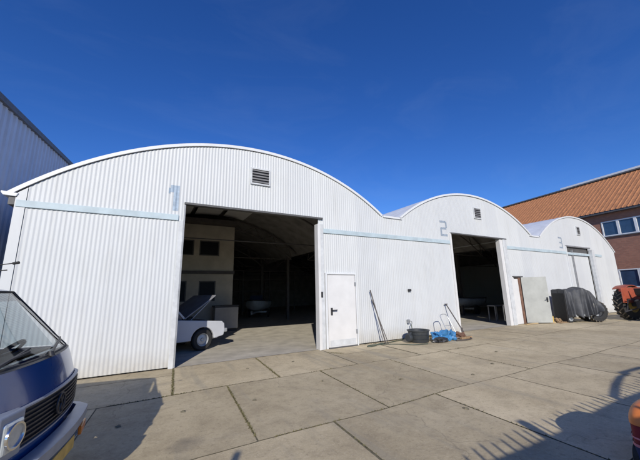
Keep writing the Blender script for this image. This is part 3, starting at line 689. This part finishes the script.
MB().box((4.95, Y0-.2, 11.78), (5.25, 7.2, 11.98)).build('ridge_flashing', M['sill'], bk, world=False)
gb = MB()
for y in (Y0, Y1): gb.add([(0, y, 7.45), (10, y, 7.45), (5, y, 11.5)], [(0, 1, 2)])
gb.build('gable', M['brick'], bk, world=False)

# ================================================================== VAN
van = thing('blue_van', (-.60, 3.42, 0), 'dark blue van with a silver bumper, its nose pointing into the yard at the left', 'van', R(-7.5))
HW = .86
def vbox(n, a, b, m, bev=.01, par=None, lab=None): return MB().box(a, b).build(n, M[m], par or van, world=False, bevel=bev, label=lab)
# lower body: loft over x with rounded plan corners at the nose
def nose_pt(s, z):  # s in -1..1 across, returns x of nose surface
    px = {0: 0}.get(0)
    if z < .93: x = .0 - .01*(z-.3)
    else: x = -.0063 - (z-.93)*.22 - .25*(z-.93)**2
    e = abs(s); x -= .035*e*e + .055*max(0, (e-.80)/.20)**2
    return x
nb = MB(); zs = [.30, .45, .60, .66, .93, .94, 1.0, 1.07, 1.13, 1.17, 1.19]
nb.grid(lambda u, v: (nose_pt(u*2-1, zs[int(round(v*10))]), (u*2-1)*(HW-.0*v), zs[int(round(v*10))]), 41, 11)
for s_ in (-1, 1):
    sp = []; 
    poly = [(-4.0, .32)] + [(-3.3+.4*cos(pi-pi*i/10), .32+.4*sin(pi*i/10)) for i in range(11)] + [(-.95+.4*cos(pi-pi*i/10), .32+.4*sin(pi*i/10)) for i in range(11)] + [(-.095, .30), (-.105, .93), (-.18, 1.185), (-4.0, 1.20)]
    nb.prism(poly, s_*HW, s_*(HW-.04), 'y')
nb.box((-4.02, -HW, .32), (-3.96, HW, 1.2)); nb.box((-.25, -HW+.02, 1.16), (-.15, HW-.02, 1.185))
vb = nb.build('body', M['vanblue'], van, world=False, smooth=True)
# cab roof and high roof
rp = [(-.50, 1.655), (-.60, 1.70), (-.85, 1.80), (-1.5, 1.90), (-2.2, 1.93), (-3.9, 1.93), (-4.02, 1.85), (-4.02, 1.60), (-3.95, 1.60), (-3.95, 1.80), (-1.5, 1.80), (-.68, 1.66)]
MB().prism(rp, -HW+.05, HW-.05, 'y').build('roof', M['vanblue'], van, world=False, bevel=.03)
for s_ in (-1, 1):
    pl = MB(); yb, yt = s_*(HW-.03), s_*(HW-.10)
    def pil(x0, z0, x1, z1, w_): pl.add([(x0, yb, z0), (x0-w_, yb, z0), (x1-w_, yt, z1), (x1, yt, z1), (x0, yb-s_*.05, z0), (x0-w_, yb-s_*.05, z0), (x1-w_, yt-s_*.05, z1), (x1, yt-s_*.05, z1)], [(0, 1, 2, 3), (7, 6, 5, 4), (0, 4, 5, 1), (1, 5, 6, 2), (2, 6, 7, 3), (3, 7, 4, 0)])
     
    for q_ in ((-1.15, 1.19, -1.17, 1.75, .09), (-2.5, 1.19, -2.5, 1.8, .1), (-3.9, 1.19, -3.9, 1.8, .1)): pl = MB(); pil(*q_); pl.build('pillar', M['vanblue'], van, world=False)

    pl = MB(); pil(-.145, 1.18, -.50, 1.665, .028); pl.build('front_pillar', M['black'], van, world=False)
    MB().add([(-.26, yb-s_*.02, 1.2), (-1.15, yb-s_*.02, 1.2), (-1.17, yt-s_*.02, 1.7), (-.54, yt-s_*.02, 1.66)], [(0, 1, 2, 3)]).build('side_window', M['glass'], van, world=False)
    MB().add([(-1.25, yb-s_*.02, 1.2), (-3.8, yb-s_*.02, 1.2), (-3.8, yt-s_*.02, 1.8), (-1.27, yt-s_*.02, 1.75)], [(0, 1, 2, 3)]).build('side_window', M['glass'], van, world=False)
wz0, wz1, wx0, wx1 = 1.195, 1.655, -.105, -.46
def wsp(u, v): return (wx0+(wx1-wx0)*v - .045*abs(u*2-1)**3, (u*2-1)*((HW-.04)*(1-v)+(HW-.12)*v), wz0+(wz1-wz0)*v)
MB().grid(lambda u, v: wsp(u, v*.84), 17, 7).build('windscreen', M['glass'], van, world=False, smooth=True)
MB().grid(lambda u, v: wsp(u, .84+v*.16), 17, 3).build('grey_glass_band', M['tint'], van, world=False, smooth=True)  # darker tinted strip along the top of the screen
MB().grid(lambda u, v: tuple(Vector(wsp(.90+.095*u, v*.84))+Vector((.003, 0, .003))), 5, 5).build('grey_glass_band', M['tint'], van, world=False, smooth=True)  # same darker tint up one side of the screen
se = MB(); N_ = 16
loop = [wsp(i/N_, 0) for i in range(N_+1)] + [wsp(1, i/6) for i in range(1, 7)] + [wsp(1-i/N_, 1) for i in range(1, N_+1)] + [wsp(0, 1-i/6) for i in range(1, 7)]
se.tube(loop, .013, 8); se.build('windscreen_seal', M['black'], van, world=False, smooth=True)
# interior
vbox('dashboard', (-.50, -HW+.08, 1.02), (-.17, HW-.08, 1.185), 'dash', .03)
for s_ in (-.42, .42):
    st_ = vbox('seat', (-1.25, s_-.24, .75), (-.80, s_+.24, .95), 'seat', .05); 
    MB().prism([(-1.12, .92), (-1.28, 1.45), (-1.38, 1.45), (-1.24, .92)], s_-.23, s_+.23, 'y').build('backrest', M['seat'], st_, world=False, bevel=.04)
    vbox('headrest', (-1.37, s_-.11, 1.47), (-1.28, s_+.11, 1.62), 'seat', .03, par=st_)
sw = MB(); cc = Vector((-.55, .40, 1.18)); ax = Vector((-.5, 0, .85)).normalized(); e1 = Vector((0, 1, 0)); e2 = ax.cross(e1)
sw.tube([cc+(e1*cos(2*pi*i/28)+e2*sin(2*pi*i/28))*.20 for i in range(29)], .013, 6); sw.tube([cc-e1*.19, cc+e1*.19], .014, 6); sw.tube([cc, cc-ax*.3], .02, 6)
sw.build('steering_wheel', M['blackp'], van, world=False, smooth=True)
mr_ = vbox('rear_mirror', (-.50, -.11, 1.545), (-.48, .11, 1.60), 'blackp', .008)
vbox('sun_block_bulkhead', (-1.9, -HW+.05, .4), (-1.88, HW-.05, 1.88), 'dash', .0)  # height added up to the roof to block sun through the side windows
vbox('floor_pan', (-3.9, -HW+.03, .26), (-.1, HW-.03, .33), 'blackp', .0)
# plastic cowl under the screen and wipers
MB().grid(lambda u, v: (-.075-.035*v-.05*abs(u*2-1)**3, (u*2-1)*(HW-.05), 1.185+.020*v+.004), 13, 3).build('cowl', M['blackp'], van, world=False, smooth=True)
for y0_, y1_ in ((.05, .66), (-.72, -.12)):
    wp = MB(); wp.tube([(-.08, y0_, 1.215), (-.12, (y0_+y1_)/2, 1.245), (-.145, y1_, 1.255)], [.012, .008, .006], 6); wp.tube([(-.115, y0_+.18, 1.23), (-.155, y1_+.04, 1.27)], .007, 5)
    wp.lathe([(.001, 0), (.025, 0), (.02, .03), (.001, .03)], (-.08, y0_, 1.20), 'z', 12); wp.build('wiper', M['blackp'], van, world=False, smooth=True)
# grille
gy = .60
def bar(ya, yb, x0_, x1_, z0_, z1_, n_=24):
    m_ = MB(); v_ = []
    for i_ in range(n_+1):
        y_ = ya+(yb-ya)*i_/n_; r_ = -.035*(y_/HW)**2-.055*max(0, (abs(y_)/HW-.80)/.20)**2
        v_ += [(x0_+r_, y_, z0_), (x1_+r_, y_, z0_), (x1_+r_, y_, z1_), (x0_+r_, y_, z1_)]
    return m_.add(v_, [(i_*4+k, (i_+1)*4+k, (i_+1)*4+(k+1) % 4, i_*4+(k+1) % 4) for i_ in range(n_) for k in range(4)] + [(0, 1, 2, 3), (n_*4+3, n_*4+2, n_*4+1, n_*4)])
gr = bar(-.52, .84, .002, .010, .655, .915); grl = gr.build('grille', M['blackp'], van, world=False)
for i in range(7): bar(-.51, .835, .010, .030, .672+i*.034, .683+i*.034).build('grille_slat', M['darksteel'], grl, world=False)
bar(-.84, .845, .0, .028, .918, .930).build('grille_trim', M['silver'], grl, world=False); bar(-.84, .845, .0, .028, .640, .652).build('grille_trim', M['silver'], grl, world=False)
em = MB(); ec = Vector((.045, 0, .80)); er = .082
em.tube([ec+Vector((0, cos(2*pi*i/32), sin(2*pi*i/32)))*er for i in range(33)], .008, 6)
def seg(a, b): em.tube([ec+Vector((0, a[0], a[1]))*er, ec+Vector((0, b[0], b[1]))*er], .007, 5)
for s_ in (-1, 1): seg((s_*.36, .92), (0, .12)); seg((s_*.86, .46), (s_*.42, -.86)); seg((s_*.42, -.86), (0, -.06))
em.build('round_emblem', M['darksteel'], grl, world=False, smooth=True)
for s_ in (-1,):
    hb_ = MB(); hb_.prism([(-.10, -.86), (.02, -.83), (.05, -.76), (.055, -.55), (.0, -.53), (-.08, -.80)], .65, .95, 'z'); hlm = hb_.build('headlight', M['silver'], van, world=False, bevel=.015)
    MB().box((.03, s_*.655-.085, .70), (.068, s_*.655+.085, .90)).build('lens', M['lens'], hlm, world=False, bevel=.02)
    MB().lathe([(.085, .0), (.085, .012), (.073, .012), (.073, .0)], (.066, s_*.655, .80), 'x', 28).build('lamp_ring', M['chrome'], hlm, world=False, smooth=True)
# bumper: bent silver-blue bar with dark lower skirt
bp = MB()
def bprof(k): return [(.02, .60), (.09, .60), (.12, .585), (.12, .50), (.09, .47), (.02, .47)][k]
n = 24; vs_ = []
for i in range(n+1):
    s_ = -1+2*i/n; back = .16*max(0, (abs(s_)-.82)/.18)**2
    for k in range(6):
        x, z = bprof(k); vs_.append((x-back, s_*(HW+.03), z))
bp.add(vs_, [(i*6+k, (i+1)*6+k, (i+1)*6+(k+1) % 6, i*6+(k+1) % 6) for i in range(n) for k in range(6)] + [tuple(range(6)), tuple(range(n*6+5, n*6-1, -1))])
bpo = bp.build('bumper', M['silver'], van, world=False, smooth=True)
MB().box((.0, -HW+.05, .30), (.10, HW-.05, .468)).build('front_skirt', M['vanblue'], van, world=False, bevel=.02)
for s_ in (-1, 1): MB().box((.09, s_*.60-.12, .36), (.118, s_*.60+.12, .44)).build('indicator', M['amber'], van, world=False, bevel=.006)
vbox('registration_plate', (.101, -.26, .34), (.108, .26, .45), 'yellow', .002)
for x in (-.95, -3.3):
    for s_ in (-1, 1): wheel(van, (x, s_*(HW-.12), .32), .32, .20)
for s_ in (-1,):
    pass
an = MB(); an.tube([(-.95, -.09, 1.86), (-.16, -.07, 2.07)], .005, 5); an.tube([(-.20, -.071, 2.06), (-.16, -.07, 2.07)], .012, 8); an.tube([(-.95, -.11, 1.84), (-.22, -.09, 2.0)], .005, 5)
an.build('roof_aerial', M['black'], van, world=False, smooth=True)

# settle the van's proportions: low nose, raked screen, gently bowed front
ZM = [(0, 0), (.40, .37), (.47, .43), (.60, .54), (.64, .605), (.93, .87), (1.20, 1.12), (1.66, 1.665), (1.75, 1.71), (1.93, 1.76), (2.3, 2.1)]
def zmap(z):
    for (a_, b_), (c_, d_) in zip(ZM[:-1], ZM[1:]):
        if z <= c_: return b_+(d_-b_)*(z-a_)/(c_-a_)
    return z
for o_ in van.children_recursive:
    if o_.type != 'MESH': continue
    for v_ in o_.data.vertices:
        x, y, z = v_.co
        if z > 1.2: x -= .19*min(1, (z-1.2)/.46)
        x -= .085*(y/HW)**2*max(0, min(1, (x+.7)/.5))
        v_.co = (x, y*.96, zmap(z) if z > 0 else z)

# ================================================================== TRACTOR
def chevron_tyre(loc, r, wdt, parent, rim=None):
    t = MB().lathe([(r*.55, -wdt/2), (r*.86, -wdt/2), (r*.95, -wdt*.42), (r*.96, 0), (r*.95, wdt*.42), (r*.86, wdt/2), (r*.55, wdt/2), (r*.55, -wdt/2)], loc, 'y', 48)
    N2 = 20; lg = MB()
    for k in range(N2):
        for s_ in (-1, 1):
            a = 2*pi*(k+(.5 if s_ > 0 else 0))/N2; vs_ = []
            for (yy, da, rr) in ((.02, .13, 1.0), (.5, -.10, .985)):
                for dd_ in (-.035, .035):
                    for r_ in (.93, 1.02):
                        aa = a+da+dd_; q = r*rr*r_; vs_.append((loc[0]+q*cos(aa), loc[1]+s_*wdt*yy*.98, loc[2]+q*sin(aa)))
            lg.add(vs_, [(0, 1, 3, 2), (4, 6, 7, 5), (1, 5, 7, 3), (0, 4, 5, 1), (2, 3, 7, 6), (0, 2, 6, 4)])
    if rim is None: rim = M['yellow']
    to = t.build('tyre', M['black'], parent, world=False, smooth=True); lg.build('tread_lugs', M['mud'], to, world=False)
    rm = MB()
    for s_ in (-1, 1): rm.lathe([(.001, s_*wdt*.1), (r*.2, s_*wdt*.12), (r*.48, s_*wdt*.2), (r*.53, s_*wdt*.44), (r*.57, s_*wdt*.46)], loc, 'y', 36)
    rm.build('rim', rim, to, world=False, smooth=True); return to
trc = thing('red_tractor', (20.0, 5.1, 0), 'faded orange-red tractor with large muddy lugged tyre at the right edge of the yard', 'tractor', R(-14))
# local: rear at -x, forward +x
for s_ in (-1, 1):
    chevron_tyre((0, s_*.78, .76), .76, .42, trc)
    n = 14; vs_ = []
    for i in range(n+1):
        a = R(128)-R(112)*i/n
        for rr, yy in ((.84, s_*.52), (.86, s_*.80), (.83, s_*1.03), (.80, s_*1.03), (.83, s_*.80), (.81, s_*.52)): vs_.append((rr*cos(a), yy, .78+rr*sin(a)))
    f = [(i*6+k, (i+1)*6+k, (i+1)*6+(k+1) % 6, i*6+(k+1) % 6) for i in range(n) for k in range(6)] + [tuple(range(6)), tuple(range(n*6+5, n*6-1, -1))]
    MB().add(vs_, f).build('mudguard', M['orange'], trc, world=False, smooth=True)
    MB().box((-.8, s_*.50-.02, .80), (.55, s_*.50+.02, 1.50)).build('inner_guard', M['orange'], trc, world=False, bevel=.1)
    wheel(trc, (2.05, s_*.62, .40), .40, .22, 'front_wheel', M['yellow'])
bx = MB(); bx.box((-.45, -.26, .55), (.9, .26, .98)); bx.box((-.15, -.6, .62), (.15, .6, .9)); bx.box((.9, -.2, .5), (2.1, .2, .8)); bx.box((1.9, -.55, .42), (2.1, .55, .52)); bx.build('gearbox_and_axle', M['darksteel'], trc, world=False, bevel=.04)
MB().prism([(.85, .80), (2.35, .80), (2.42, 1.15), (2.32, 1.30), (.85, 1.38)], -.28, .28, 'y').build('bonnet', M['orange'], trc, world=False, bevel=.06)
se_ = MB(); se_.box((-.30, -.24, 1.08), (.12, .24, 1.16)); se_.prism([(-.30, 1.16), (-.38, 1.46), (-.43, 1.46), (-.36, 1.12)], -.24, .24, 'y'); se_.build('seat', M['blackp'], trc, world=False, bevel=.03)
sw = MB(); cc = Vector((.62, 0, 1.52)); ax = Vector((-.45, 0, .9)).normalized(); e1 = Vector((0, 1, 0)); e2 = ax.cross(e1)
sw.tube([cc+(e1*cos(2*pi*i/24)+e2*sin(2*pi*i/24))*.19 for i in range(25)], .014, 6); sw.tube([cc, cc-ax*.35], .02, 6); sw.tube([cc-e1*.18, cc+e1*.18], .01, 5); sw.build('steering_wheel', M['blackp'], trc, world=False, smooth=True)
li3 = MB(); 
for s_ in (-1, 1): li3.tube([(-.3, s_*.28, .55), (-1.0, s_*.40, .42)], .03, 6); li3.tube([(-.35, s_*.22, .95), (-.75, s_*.34, .95), (-.85, s_*.38, .45)], .022, 6)
li3.tube([(-.4, 0, .98), (-.9, 0, .9)], .03, 6); li3.build('three_point_linkage', M['darksteel'], trc, world=False, smooth=True)
MB().tube([(1.5, .15, 1.2), (1.5, .15, 1.95)], .03, 8).build('exhaust', M['darksteel'], trc, world=False)
for s_ in (-1, 1): MB().lathe([(.001, -.03), (.06, -.03), (.07, 0), (.06, .03), (.001, .03)], (-.62, s_*.62, 1.38), 'x', 16).build('work_lamp', M['redlens'], trc, world=False, smooth=True)

# ================================================================== COVERED TRAILER in front of hall 3
ct = thing('covered_machine', (17.35, 6.86, 0), 'low wheeled machine under a draped dark grey tarpaulin in front of the rightmost hall', 'machine', R(-28))
def T(u, v):
    # u along (x -1.65..1.55), v across profile from front hem over the top to the back hem
    x = -1.62+3.2*u
    hgt = 1.55 - .06*sin(u*9) - (.62*max(0, (u-.66)/.34)**1.7)
    wdt = .62 - .05*u
    hem = .20 + .12*abs(sin(u*7.3)) + (.35*max(0, (u-.72)/.28)) + .05*sin(u*31)
    p_ = v*3
    if p_ < 1: y = -wdt-.10*(1-p_); z = hem+(hgt-hem)*p_
    elif p_ < 2: y = -wdt+2*wdt*(p_-1); z = hgt+.06*sin(pi*(p_-1))
    else: y = wdt+.08*(p_-2); z = hgt-(hgt-hem)*(p_-2)
    k = (1-p_) if p_ < 1 else 0
    fold = (.02+.10*k)*sin(u*47+3*sin(u*9)+k) + .06*k*sin(u*21+1.3+k*2) + .03*mnoise.noise((u*14, v*9, 1.))
    y += fold if p_ < 1 else .02*mnoise.noise((u*9, v*9, 0))
    z += .025*mnoise.noise((u*12, v*12, 5.)) + (.03*sin(u*26) if 1 <= p_ < 2 else 0)
    if u < 1e-6: y *= .02
    return (x, y, z)
MB().grid(T, 130, 46).build('tarpaulin', M['tarp'], ct, world=False, smooth=True, solid=.006)
fm = MB(); fm.box((-1.5, -.58, .30), (1.2, -.52, .38)); fm.box((-1.5, .50, .30), (1.2, .56, .38)); fm.box((-1.5, -.52, .31), (-1.43, .50, .37)); fm.box((1.13, -.52, .31), (1.2, .50, .37)); fm.box((-.1, -.52, .28), (.02, .5, .36))
fm.box((-1.45, -.56, .38), (-1.40, -.52, 1.4)); fm.box((.2, -.66, .16), (.26, -.60, .33)); fm.build('chassis', M['galv'], ct, world=False)
MB().box((-1.3, -.44, .40), (.75, .40, 1.28)).build('load', M['blackp'], ct, world=False, bevel=.1)
MB().box((.55, -.60, .38), (1.15, -.50, .90)).build('grey_side_plate', M['beige'], ct, world=False, bevel=.04)
MB().box((-1.69, -.60, .04), (-1.64, .50, 1.40)).build('tailboard', M['black'], ct, world=False, bevel=.01)
for s_ in (-1, 1): chevron_tyre((1.42, s_*.40, .50), .50, .30, ct, M['blackp'])
for x in (-1.3,): 
    for s_ in (-.4, .4): wheel(ct, (x, s_, .18), .18, .12)

ct.scale = (.50, .66, .93); ct.location = (17.5, 6.88, 0)
def descend(o_):
    for c_ in o_.children: yield c_; yield from descend(c_)
for o_ in descend(ct):
    nm0 = o_.name.split('.')[0]; par_ = o_.parent.name.split('.')[0]
    if 'tyre' in (nm0, par_): cx_ = 1.30; k_ = .93/.50; c0_ = 1.42
    elif 'wheel' in (nm0, par_): cx_ = -1.25; k_ = .93/.50; c0_ = -1.3
    else: continue
    for v_ in o_.data.vertices: v_.co.x = cx_+(v_.co.x-c0_)*k_
# ================================================================== TUB, HOSE, TARP BUNDLE, STICKS
tb = thing('round_tub', (7.2, 7.35, 0), 'round dark grey plastic tub standing against the white wall', 'tub')
MB().lathe([(.001, .0), (.28, .0), (.295, .02), (.32, .33), (.345, .335), (.35, .365), (.325, .37), (.30, .35), (.275, .05), (.001, .04)], (7.52, 7.22, 0), 'z', 40).build('shell', M['tub'], tb, smooth=True)
rb_ = MB()
for z in (.10, .22): rb_.lathe([(.295+z*.07, z), (.315+z*.06, z+.010), (.296+z*.07, z+.020)], (7.52, 7.22, 0), 'z', 40)
rb_.build('rib', M['tub'], tb, smooth=True)
hd_ = MB(); hd_.tube(chaikin([(7.21, 7.20, .32), (7.13, 7.18, .27), (7.11, 7.2, .17), (7.16, 7.22, .10), (7.25, 7.22, .1)]), .03, 8); hd_.lathe([(.001, -.06), (.11, -.06), (.13, 0), (.11, .06), (.001, .06)], (7.11, 7.22, .16), 'x', 20)
hd_.build('hose_reel', M['tub'], tb, smooth=True)
hs = MB(); pts = [(7.77, 7.74, .48), (7.74, 7.68, .2), (7.4, 7.72, .02), (6.9, 7.66, .02), (6.5, 7.55, .02), (6.2, 7.62, .02), (5.9, 7.35, .02), (5.6, 7.42, .02), (5.9, 7.6, .02), (6.6, 7.3, .02), (6.9, 6.85, .02), (7.4, 6.75, .02)]
tag(hs.tube(chaikin(pts, 3), .013, 6).build('garden_hose', M['hose'], smooth=True), 'thin dark hose lying along the foot of the white wall', 'hose')
def stick(name, a, b, r, m, label, head=None):
    t = thing(name, a, label, 'pole'); mid = (Vector(a)+Vector(b))/2
    MB().tube([a, b], r, 8).build('shaft', M[m], t, smooth=True)
    if head: head(t)
    return t
def broomh(t): MB().box((5.99, 7.62, .01), (6.30, 7.70, .06)).build('head', M['wood'], t, bevel=.01)
stick('leaning_rod', (6.38, 7.45, .01), (6.16, 7.80, 1.62), .018, 'steel', 'longer dark rod leaning on the wall between the white door and the tub')
stick('leaning_rod', (6.52, 7.50, .01), (6.20, 7.80, 1.32), .012, 'steel', 'thinner shorter rod leaning beside the tall rod left of the tub')
def sh(t):
    MB().grid(lambda u, v: (9.68+.12*(u-.5)+.0, 7.22+.05*cos(v*3)+.04*v, .26-.25*v), 6, 6).build('blade', M['steel'], t, solid=.004, smooth=True)
    MB().box((9.60, 7.78, 1.04), (9.72, 7.82, 1.075)).build('handle', M['steel'], t)
stick('shovel', (9.70, 7.28, .22), (9.66, 7.80, 1.05), .02, 'steel', 'shovel leaning on the wall beside the left edge of the middle doorway', sh)
# sack-truck style frame by the blue bundle
hf = thing('hand_truck', (8.95, 7.2, 0), 'light tubular hand truck frame standing behind the blue tarpaulin bundle', 'hand truck')
fm = MB(); fm.tube(chaikin([(8.74, 7.05, .1), (8.72, 7.3, .62), (8.72, 7.34, .72), (8.82, 7.36, .76), (9.00, 7.36, .76), (9.06, 7.34, .72), (9.08, 7.30, .62), (9.12, 7.05, .1)], 2), .014, 8); fm.tube([(8.73, 7.2, .4), (9.09, 7.2, .4)], .01, 6); fm.build('frame', M['galv'], hf, smooth=True)
MB().box((8.72, 6.85, .03), (9.14, 7.05, .05)).build('toe_plate', M['galv'], hf)
for x in (8.71, 9.15): MB().lathe([(.001, -.025), (.07, -.025), (.10, -.02), (.10, .02), (.07, .025), (.001, .025)], (x, 7.10, .10), 'x', 20).build('wheel', M['black'], hf, smooth=True)
def lump(name, c0, s0, m, label, cat, seed, amp=.28, par=None, sub=3, res=26):
    def P(u, v):
        a = 2*pi*u; b = pi*v; d = Vector((cos(a)*sin(b), sin(a)*sin(b), cos(b)))
        k = 1+amp*mnoise.noise(d*1.7+Vector((seed, 0, 0)))*1.6+amp*.5*mnoise.noise(d*5+Vector((seed, 3, 0)))+amp*.22*abs(mnoise.noise(d*11+Vector((seed, 3, 0))))
        return (c0[0]+d.x*s0[0]*k, c0[1]+d.y*s0[1]*k, max(.012, c0[2]+d.z*s0[2]*k))
    o = MB().grid(P, res*2, res).build(name, M[m], par, smooth=True)
    if label: tag(o, label, cat)
    return o
lump('tarpaulin_bundle', (8.22, 6.95, .13), (.29, .20, .17), 'bluetarp', 'crumpled bright blue tarpaulin heaped beside the grey tub', 'tarpaulin', 2.3, .5)
lump('blue_bag', (8.58, 6.88, .12), (.13, .14, .17), 'bluetarp', 'small light blue plastic bag slumped against the hand truck', 'bag', 5.1, .45)
lump('dark_sack', (7.98, 6.78, .06), (.22, .13, .09), 'blackp', 'dark sack lying between the grey tub and the blue tarpaulin', 'sack', 7.4, .35)
lump('brown_cloth', (9.15, 6.95, .08), (.20, .15, .11), 'rust', 'brown rag heap at the foot of the leaning shovel', 'rag', 9.1, .5)
for i, (a, b, s_, m, lab) in enumerate([((7.95, 7.5, .05), (8.15, 6.85, .05), (.08, .02), 'palewood', 'pale plank lying on the ground just right of the grey tub'),
                                     ((8.05, 7.55, .10), (8.3, 6.75, .09), (.05, .02), 'yellow', 'yellowish batten lying across the pale plank beside the tub'),
                                     ((8.9, 6.75, .04), (9.4, 6.75, .04), (.10, .03), 'wood', 'short brown board lying in front of the shovel')]):
    d_ = (Vector(b)-Vector(a)); L_ = d_.length; mx = Matrix.Translation(a) @ d_.to_track_quat('X', 'Z').to_matrix().to_4x4()
    tag(MB().box((0, -s_[0]/2, -s_[1]), (L_, s_[0]/2, s_[1]), mx).build('plank', M[m], bevel=.004), lab, 'plank')
tb2 = MB().tube(chaikin([(8.5, 6.62, .03), (8.8, 6.50, .03), (9.2, 6.55, .03), (9.35, 6.75, .03), (9.2, 6.85, .03)], 2), .02, 8).build('bent_pipe', M['steel'], smooth=True); tag(tb2, 'bent dark pipe lying in front of the blue bag', 'pipe')
# bits beside the open side door
yb = thing('yellow_block', (16.05, 7.35, 0), 'faded yellow post block standing by the free edge of the open grey side door', 'block')
MB().box((15.98, 7.28, 0), (16.12, 7.42, .30)).build('post', M['yellow'], yb, bevel=.015); MB().box((15.94, 7.24, .0), (16.16, 7.46, .05)).build('foot', M['palewood'], yb, bevel=.01)
lump('orange_rag', (16.42, 7.25, .08), (.16, .11, .10), 'wood', 'orange-brown crumpled rag between the yellow block and the covered machine', 'rag', 4.4, .5)
tag(MB().box((16.1, 7.0, .012), (16.85, 7.14, .05)).build('plank', M['wood'], bevel=.004), 'brown plank on the ground in front of the covered machine', 'plank')
tag(MB().box((14.4, 7.55, .012), (15.3, 7.68, .045)).build('plank', M['palewood'], bevel=.004), 'pale plank lying on the threshold below the side door', 'plank')
# small bits on the concrete
for i, (x, y, s_) in enumerate([(1.55, 4.9, .045), (.55, 5.0, .05), (2.9, 5.2, .04), (4.15, 4.5, .05), (5.5, 4.0, .045), (3.9, 3.0, .05), (2.0, 6.9, .04), (6.6, 4.3, .05), (3.1, 6.95, .035), (-.2, 4.9, .05), (7.9, 5.0, .06)]):
    lab = ['in the slab right of the van', 'near the van bumper shadow', 'on the third slab of the middle row', 'left of centre in the yard', 'in the middle of the yard', 'nearest the bottom centre', 'just outside the leftmost doorway', 'below the grey tub', 'near the white entrance door', 'inside the van shadow', 'in front of the middle doorway'][i]
    def P(u, v, x=x, y=y, s_=s_, i=i): a = 2*pi*u; r_ = .62*s_*v*(1+1.1*mnoise.noise((cos(a)*1.6, sin(a)*1.6, i*3.))); return (x+r_*cos(a)*1.3, y+r_*sin(a), .004+.018*(1-v)+.004*mnoise.noise((u*9, v*3, i)))
    tag(MB().grid(P, 12, 4).build('dead_leaf', M['soil'], smooth=True), 'small dark dead leaf '+lab, 'leaf', None)

# ================================================================== FENCE BEHIND THE PHOTOGRAPHER (casts the picket shadow)
FY = -1.26
fe = thing('picket_gate', (5, FY, 0), 'dark boarded fence with pointed pickets along the near side of the yard', 'fence')
fb = MB(); x = 1.10
pk = MB(); i = 0
while x < 9.4:
    fb.box((x, FY, .06), (x+.132, FY+.02, 1.86+.015*sin(x*2)))
    i += 1
    x += .134
x = 1.12
while x < 9.4:
    hh = .10+.02*sin(i*1.7); dd_ = .02*sin(i*2.9)
    pk.add([(x, FY+.03, 1.6), (x+.035, FY+.03, 1.6), (x+.035, FY+.05, 1.6), (x, FY+.05, 1.6), (x+dd_, FY+.03, 1.88+hh), (x+.02+dd_, FY+.03, 1.88+hh), (x+.02+dd_, FY+.05, 1.88+hh), (x+dd_, FY+.05, 1.88+hh)], [(0, 1, 2, 3), (4, 5, 6, 7), (0, 1, 5, 4), (1, 2, 6, 5), (2, 3, 7, 6), (3, 0, 4, 7)])
    x += .15; i += 1
fb.build('boards', M['fence'], fe); pk.build('pickets', M['fence'], fe)
rl = MB(); rl.box((1.1, FY-.06, .4), (9.4, FY-.002, .5)); rl.box((1.1, FY-.06, 1.5), (9.4, FY-.002, 1.6)); rl.build('rails', M['fence'], fe)
for px_ in (2.2, 6.2): MB().box((px_, FY-.16, 0), (px_+.1, FY-.065, 2.12)).build('post', M['fence'], fe)
ar = thing('shadow_board', (5.3, FY+.15, 0), 'unseen narrow slanting board with a short cross bar, added to cast a T-shaped shadow', 'board')  # unseen board, added to throw the slanting T-shaped shadow on the yard
MB().prism([(4.40, 1.80), (4.55, 1.84), (5.15, 1.95), (5.75, 2.035), (6.17, 2.05), (6.17, 2.07), (5.70, 2.075), (5.1, 2.00), (4.45, 1.88)], FY+.10, FY+.14, 'y').build('board', M['fence'], ar)
MB().prism([(5.95, 2.085), (6.9, 2.05), (6.9, 2.10), (5.95, 2.135)], FY+.10, FY+.13, 'y').build('cross_bar', M['fence'], ar)
MB().box((4.42, FY+.06, 0), (4.50, FY+.1, 1.9)).build('post', M['fence'], ar)
tag(MB().tube([(-1.42, -1.3, 0), (-1.42, -1.3, 2.70)], .04, 10).build('shadow_post', M['fence'], smooth=True), 'unseen thin post added to cast a small shadow tip on the concrete', 'post')  # unseen post, added for the thin shadow tip in the foreground

# ================================================================== ORANGE MACHINE at the right edge
om = thing('orange_machine', (4.29, 1.20, 0), 'small orange-topped machine with dark red and blue sides at the lower right corner', 'machine', R(0))
def rp_(u, v, z0, z1, sx, sy, top=False):
    a = 2*pi*u; q = 3.2
    cx_ = abs(cos(a))**(2/q)*(1 if cos(a) >= 0 else -1); cy_ = abs(sin(a))**(2/q)*(1 if sin(a) >= 0 else -1)
    if not top: return (sx*cx_, sy*cy_, z0+(z1-z0)*v)
    k = cos(v*pi/2)**.5; return (sx*cx_*k, sy*cy_*k, z0+(z1-z0)*sin(v*pi/2))
for nm_, z0, z1, m, tp in (('base', .07, .20, 'navy', False), ('lower_band', .20, .225, 'pink', False), ('side', .225, .40, 'darkred', False), ('hood', .38, .54, 'orange2', True)):
    e = {'base': .0, 'lower_band': .006, 'side': .0, 'hood': .006}[nm_]
    MB().grid(lambda u, v: rp_(u, v, z0, z1, .42+e, .14+e, tp), 49, 10 if tp else 3).build(nm_, M[m], om, world=False, smooth=True)
MB().grid(lambda u, v: rp_(u, v, .265, .28, .427, .147), 49, 2).build('upper_band', M['pink'], om, world=False, smooth=True)
for x in (-.30, .30):
    for s_ in (-.10, .10): wheel(om, (x, s_, .10), .10, .05)
